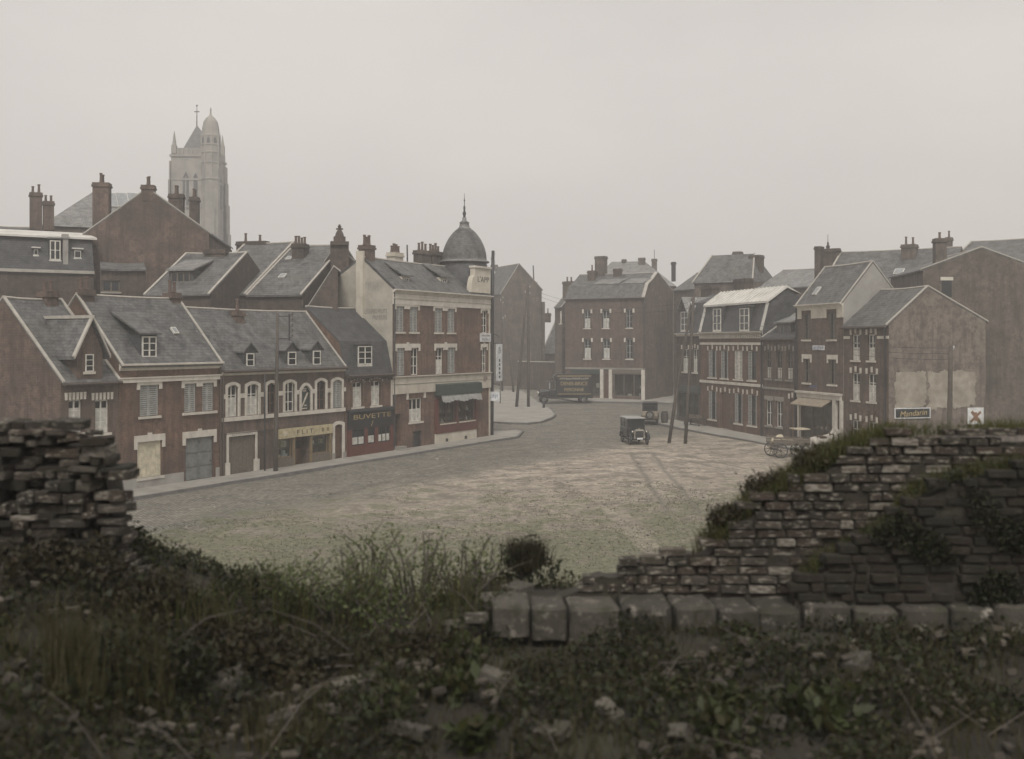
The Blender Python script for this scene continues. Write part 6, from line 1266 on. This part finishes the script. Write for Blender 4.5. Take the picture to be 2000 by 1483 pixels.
# ------------------------------------------------------------------ plants
def fast(name, V, Fq, mat, parent=None, kind='stuff'):
    me = bpy.data.meshes.new(name); n, k = Fq.shape; me.vertices.add(len(V)); me.vertices.foreach_set('co', V.astype(np.float32).ravel())
    me.loops.add(n*k); me.loops.foreach_set('vertex_index', Fq.astype(np.int32).ravel()); me.polygons.add(n); me.polygons.foreach_set('loop_start', (np.arange(n)*k).astype(np.int32))
    me.update(calc_edges=True); me.materials.append(MATS[mat]); o = bpy.data.objects.new(name, me); col.objects.link(o); o.parent = parent
    if kind: o['kind'] = kind
    return o
def unit(a): return a/np.maximum(np.linalg.norm(a, axis=1, keepdims=True), 1e-6)
def leaf_mesh(name, Pn, size, mat, parent=None, up=.4, asp=.55):
    n = len(Pn); t = unit(rng.normal(size=(n, 3))+np.array([0, 0, up])); b = unit(np.cross(t, rng.normal(size=(n, 3)))); nn = np.cross(t, b)
    s = size*rng.uniform(.55, 1.35, (n, 1)); w_ = s*asp*.5
    V = np.empty((n, 4, 3)); V[:, 0] = Pn; V[:, 1] = Pn+t*s*.5+b*w_+nn*s*.1; V[:, 2] = Pn+t*s-nn*s*.12; V[:, 3] = Pn+t*s*.5-b*w_+nn*s*.1
    return fast(name, V.reshape(-1, 3), np.arange(4*n).reshape(n, 4), mat, parent)
def blade_mesh(name, Pn, h, wd, mat, parent=None, lean=.35):
    n = len(Pn); a = rng.uniform(0, 2*np.pi, n); H_ = h*rng.uniform(.5, 1.25, n); L_ = rng.normal(0, lean, (n, 2))*H_[:, None]
    sd = np.stack([np.cos(a), np.sin(a), np.zeros(n)], 1)*wd*.5; V = np.empty((n, 5, 3)); up = np.stack([np.zeros(n), np.zeros(n), H_], 1); ln = np.concatenate([L_, np.zeros((n, 1))], 1)
    V[:, 0] = Pn-sd; V[:, 1] = Pn+sd; V[:, 2] = Pn-sd*.7+up*.55+ln*.3; V[:, 3] = Pn+sd*.7+up*.55+ln*.3; V[:, 4] = Pn+up+ln
    b = (np.arange(n)*5)[:, None]; T = np.concatenate([b+np.array([[0, 1, 3]]), b+np.array([[0, 3, 2]]), b+np.array([[2, 3, 4]])]).reshape(-1, 3)
    return fast(name, V.reshape(-1, 3), T, mat, parent)
def shrub(name, label, base, h, spread, nst, nl, ls, mat, up=.8, droop=.3, cat='shrub', group=None, stem='wood_pole', bottom=.15, wob=.25):
    T = empty(name, base, 0, label, cat, group); st = MB(); pts = []; wts = []
    for k in range(nst):
        a = random.uniform(0, 6.28); rr = spread*math.sqrt(random.random()); ht = h*random.uniform(.55, 1.05); p = Vector((rr*.25*math.cos(a), rr*.25*math.sin(a), -.05)); tip = Vector((rr*math.cos(a), rr*math.sin(a), ht-droop*rr))
        mid = p.lerp(tip, .55)+Vector((random.gauss(0, wob*spread*.3), random.gauss(0, wob*spread*.3), .12*h)); P_ = [p, p.lerp(mid, .5)+Vector((0, 0, .03*h)), mid, mid.lerp(tip, .5)+Vector((0, 0, .04*h)), tip]
        st.tube(P_, [.009, .008, .006, .005, .003], 4, False)
        for j in range(40): f = bottom+(1-bottom)*random.random(); i = min(3, int(f*4)); pts.append(P_[i].lerp(P_[i+1], f*4-i))
    st.build('stems', stem, T)
    A = np.array([tuple(p) for p in pts]); idx = rng.integers(0, len(A), nl); Q = A[idx]+rng.normal(0, 1, (nl, 3))*np.array([.05, .05, .04])*(spread/.4)**.5
    leaf_mesh('foliage', Q, ls, mat, T, .5); return T
def tp(px, Y): x = (px-CX)/F*Y; return Vector((x, Y, terr(x, Y)))
# brambles and leafy bushes
for k, (px, Y, h, sp, nl, mt, lb) in enumerate(((120, 6.95, .34, .4, 2600, 'leaf_bramble', 'dark bramble bush at the foot of the stone stump'), (300, 6.95, .3, .36, 2200, 'leaf_bramble', 'dark bramble bush next to the white stone shard'), (440, 6.6, .3, .42, 2400, 'leaf_bramble', 'arching brown-green bramble bush left of the leafy saplings'), (250, 5.9, .3, .45, 2600, 'leaf_dark', 'low dark bush behind the tall dry grass'), (560, 6.5, .24, .4, 1900, 'leaf_bramble', 'low bramble tangle below the leafy saplings'), (820, 6.9, .2, .35, 1600, 'leaf_bramble', 'low bramble tangle beside the pale broken stones'))):
    shrub('bramble_bush', lb, tp(px, Y), h, sp, 18, nl, .042, mt, droop=.3, wob=.5)
for k, (px, Y, h, sp, nl, lb) in enumerate(((560, 7.7, .36, .38, 620, 'leafy sapling cluster at the left of the rampart gap'), (720, 7.8, .6, .36, 620, 'tallest airy sapling cluster in the rampart gap'), (810, 7.9, .54, .32, 520, 'airy sapling cluster right of the tallest one'), (900, 7.9, .4, .28, 360, 'thin sapling cluster close to the small round bush'), (650, 7.5, .34, .36, 640, 'bushy sapling cluster below the tallest one'), (770, 7.4, .26, .36, 640, 'low leafy cluster in front of the airy saplings'))):
    shrub('sapling', lb, tp(px, Y), h, sp, 16, nl, .03, 'leaf_sapling', droop=-.1, bottom=.2, wob=.6)
b = tp(1025, 8.1); b.z += .12; shrub('round_bush', 'small dense rounded bush on the bank before the brick wall starts', b, .25, .15, 34, 1500, .03, 'leaf_dark', droop=.6, wob=.3); Tb = bpy.data.objects['round_bush']; Qb = np.array([(random.gauss(0, .07), random.gauss(0, .06), random.uniform(0, .06)) for _ in range(700)]); blade_mesh('twigs', Qb, .2, .007, 'leaf_bramble', Tb, .45)
for k, (px, Y, lb) in enumerate(((1430, 7.62, 'weedy tuft on the lower broken edge of the brick wall'), (1500, 7.66, 'weedy tuft halfway up the broken edge of the brick wall'), (1590, 7.68, 'weedy tuft near the top of the broken brick edge'))):
    p = Vector(((px-CX)/F*Y, Y+.06, wz(ptop, px, 7.55)-.06)); T = shrub('wall_weed', lb, p, .16, .2, 12, 900, .035, 'leaf_bramble', droop=.3, cat='weed'); Q = np.array([(random.gauss(0, .16), random.gauss(0, .05), -.02+.0*k) for _ in range(260)]); Q[:, 2] += Q[:, 0]*.75; blade_mesh('grass', Q, .16, .006, 'grass_dry', T)
# tall dry grass at the left
def clump(name, label, pts, h, wd, mat, cat='grass', kindtop=None):
    c = sum(pts, Vector((0, 0, 0)))/len(pts); T = empty(name, c, 0, label, cat); blade_mesh('blades', np.array([tuple(p-c) for p in pts]), h, wd, mat, T, .16); return T
for (x0, x1, Y, n, h, lb) in ((90, 210, 5.6, 260, .42, 'tall dry grass clump at the left rampart edge'), (220, 340, 5.8, 240, .4, 'tall dry grass clump before the low dark bush'), (480, 640, 5.6, 160, .24, 'short dry grass clump beside the dull mossy stones')):
    clump('grass_clump', lb, [tp(random.uniform(x0, x1), Y+random.uniform(-.25, .3)) for _ in range(n)], h, .007, 'grass_dry')
for k in range(7):
    px = random.choice([random.uniform(380, 1000), random.uniform(1050, 1750)]); Y = random.uniform(5.2, 6.9)
    shrub('broad_leaved_weed', 'broad leaved green weed standing among the rampart ground cover', tp(px, Y), random.uniform(.12, .26), random.uniform(.12, .22), 7, 130, random.uniform(.07, .1), 'leaf_mid', cat='weed', group='broad leaved weeds on the rampart', droop=.2)
for (x0, x1, Y, n, h, lb) in ((480, 620, 7.4, 120, .38, 'wispy seeding grass at the left of the rampart gap'), (650, 780, 7.6, 130, .5, 'wispy seeding grass around the tallest sapling'), (800, 940, 7.5, 110, .36, 'wispy seeding grass before the small round bush'), (330, 470, 6.9, 120, .34, 'wispy grass rising through the brambles')):
    clump('grass_clump', lb, [tp(random.uniform(x0, x1), Y+random.uniform(-.3, .3)) for _ in range(n)], h, .0055, 'grass_green')
# ground cover over the terrace, moss and grass on wall tops
def scatter(n, x0, x1, y0, y1, thr, sc_, seed):
    out = []
    while len(out) < n:
        x = random.uniform(x0, x1); y = random.uniform(y0, y1); v = noise.noise((x*sc_, y*sc_, seed))
        if v > thr+random.uniform(-.15, .15): out.append((x, y, v))
    return out
S = scatter(72000, -3.9, 3.9, 3.9, 8.5, -.16, 2.1, 4.0)
Pn = np.array([(x, y, terr(x, y)+random.random()**1.4*(.04+.26*max(0, v+.17))) for x, y, v in S if not (x > .0 and y > 7.18 and y < 8.0)])
leaf_mesh('ground_cover', Pn[::3], .05, 'leaf_dark'); tag(bpy.data.objects['ground_cover'], 'low dark weeds and ivy covering the rampart earth', 'ground cover')
o = leaf_mesh('weeds', Pn[1::3], .03, 'leaf_mid'); tag(o, 'small green weed leaves spread over the rampart earth', 'weeds')
o = leaf_mesh('withered_leaves', Pn[2::3], .036, 'leaf_bramble', None, .3, .4); tag(o, 'narrow brownish leaves mixed into the rampart weeds', 'leaves')
Pn = np.array([(x, y, terr(x, y)-.01) for x, y, v in scatter(16000, -3.9, 3.9, 4.0, 8.5, -.05, 1.1, 9.0) if not (x > .0 and y > 7.18 and y < 8.0)])
o = blade_mesh('rampart_grass', Pn, .14, .006, 'grass_dry'); tag(o, 'thin dry grass growing between the rampart weeds', 'grass')
Q = []
for _ in range(5200):
    px = random.uniform(1380, 2150)
    if random.random() < .5: Q.append(((px-CX)/F*7.55, 7.55+random.uniform(.0, .45), wz(ptop, px, 7.55)-.05))
    elif px > 1560: Q.append(((px-CX)/F*7.3, 7.3+random.uniform(.02, .26), wz(pfr, px, 7.3)-.06))
Q = np.array([q for q in Q if noise.noise((q[0]*2.2, q[1]*3, 5)) > -.12])
Qe = []
for _ in range(4200):
    px = random.uniform(1390, 1780); w_ = random.random(); Qe.append(((px-CX)/F*7.57+random.gauss(0, .02), 7.56+w_*.3, wz(ptop, px, 7.55)-.06+random.gauss(0, .02)))
Q = np.concatenate([Q, np.array(Qe)])
o = blade_mesh('wall_grass', Q, .1, .0055, 'grass_green'); tag(o, 'short grass and moss rooted on the broken wall tops', 'grass')
o = leaf_mesh('wall_moss', Q[::2]+np.array([0, 0, .03]), .022, 'leaf_mid'); tag(o, 'tiny creeping leaves along the broken wall tops', 'moss')
tw = []
for k in range(60):
    x = random.uniform(-3.4, 3.2); y = random.uniform(4.6, 7.9)
    if x > 0 and y > 7: continue
    a = random.uniform(0, 6.28); ln = random.uniform(.2, .6); p = Vector((x, y, terr(x, y)+.02)); q = p+Vector((math.cos(a)*ln, math.sin(a)*ln, random.uniform(.02, .4))); tw.append((p, p.lerp(q, .5)+Vector((0, 0, .06)), q))
mb = MB()
for t_ in tw: mb.tube(t_, [.004, .003, .0015], 4, False)
tag(mb.build('dry_stems', 'wood_pole'), 'bare dry stems sticking out of the rampart weeds', 'stems', kind='stuff')
Q = []
while len(Q) < 5200:
    px = random.uniform(1570, 2080); x = (px-CX)/F*7.28; z = random.uniform(5.6, 6.7)
    if z < wz(pfr, px, 7.3)+.02 and noise.noise((x*2.4, z*3.2, 12)) > .12+random.uniform(-.1, .1): Q.append((x, 7.27+random.uniform(-.03, .05), z))
o = leaf_mesh('wall_creeper', np.array(Q), .03, 'leaf_dark'); tag(o, 'dark creeper leaves clinging to the right hand brick face', 'creeper')
# turf on the near half of the square
Q = []
while len(Q) < 60000:
    x = random.uniform(-15, 20); y = random.uniform(33, 60); v = noise.noise((x*.45, y*.3, 1.7))+.5*noise.noise((x*.09, y*.09, 4))+(48-y)*.035+max(0, x-6)*.02
    if v > .0+random.uniform(-.25, .25) and (Vector((x, y))-LA).dot(-LN) > 9:
        r_ = random.uniform(.03, .1)
        for _ in range(6): Q.append((x+random.gauss(0, r_), y+random.gauss(0, r_), -.04+.09*noise.noise((x*.13, y*.13, 3.1))))
Q = np.array(Q); o = blade_mesh('turf', Q, .085, .03, 'grass_turf', None, .7); tag(o, 'worn patchy grass on the near half of the square', 'grass')

for mt_, n_, lb_ in (('wood_pole', 1500, 'small dark clods and litter strewn over the square'), ('pale_pebble', 1300, 'small pale stones strewn over the square')):
    mb = MB()
    for k in range(n_):
        x = random.uniform(-16, 22); y = random.uniform(34, 104)
        if (Vector((x, y))-LA).dot(-LN) < 2.6 or (Vector((x, y))-RA).dot(-RN) < 2.9 or noise.noise((x*.2, y*.12, 31)) < random.uniform(-.5, .2): continue
        r_ = random.uniform(.02, .06)*(1.6 if random.random() < .06 else 1); z = gz(y)+.09*noise.noise((x*.13, y*.13, 3.1))*min(1, max(0, (y-12)/10))
        mb.lathe((x, y, z-.025), [(r_*1.2, 0), (r_*random.uniform(.7, 1.1), r_*.6), (r_*.3, r_*1.0)], 5, rot=random.random()*6)
    tag(mb.build('clods' if mt_ == 'wood_pole' else 'pebbles', mt_), lb_, 'stones', kind='stuff')
# ------------------------------------------------------------------ haze
m = bpy.data.materials.new('haze'); m.use_nodes = True; N = m.node_tree.nodes; N.remove(N['Principled BSDF']); v = N.new('ShaderNodeVolumePrincipled')
v.inputs['Color'].default_value = (.97, .972, .985, 1); v.inputs['Density'].default_value = .0017; v.inputs['Anisotropy'].default_value = .2; m.node_tree.links.new(v.outputs[0], N['Material Output'].inputs['Volume']); MATS['haze'] = m
hz_ = MB().box(-715, 715, -715, 715, -1.6, 62).build('haze', 'haze'); tag(hz_, 'pale grey haze filling the air over the square', 'haze', kind='stuff')
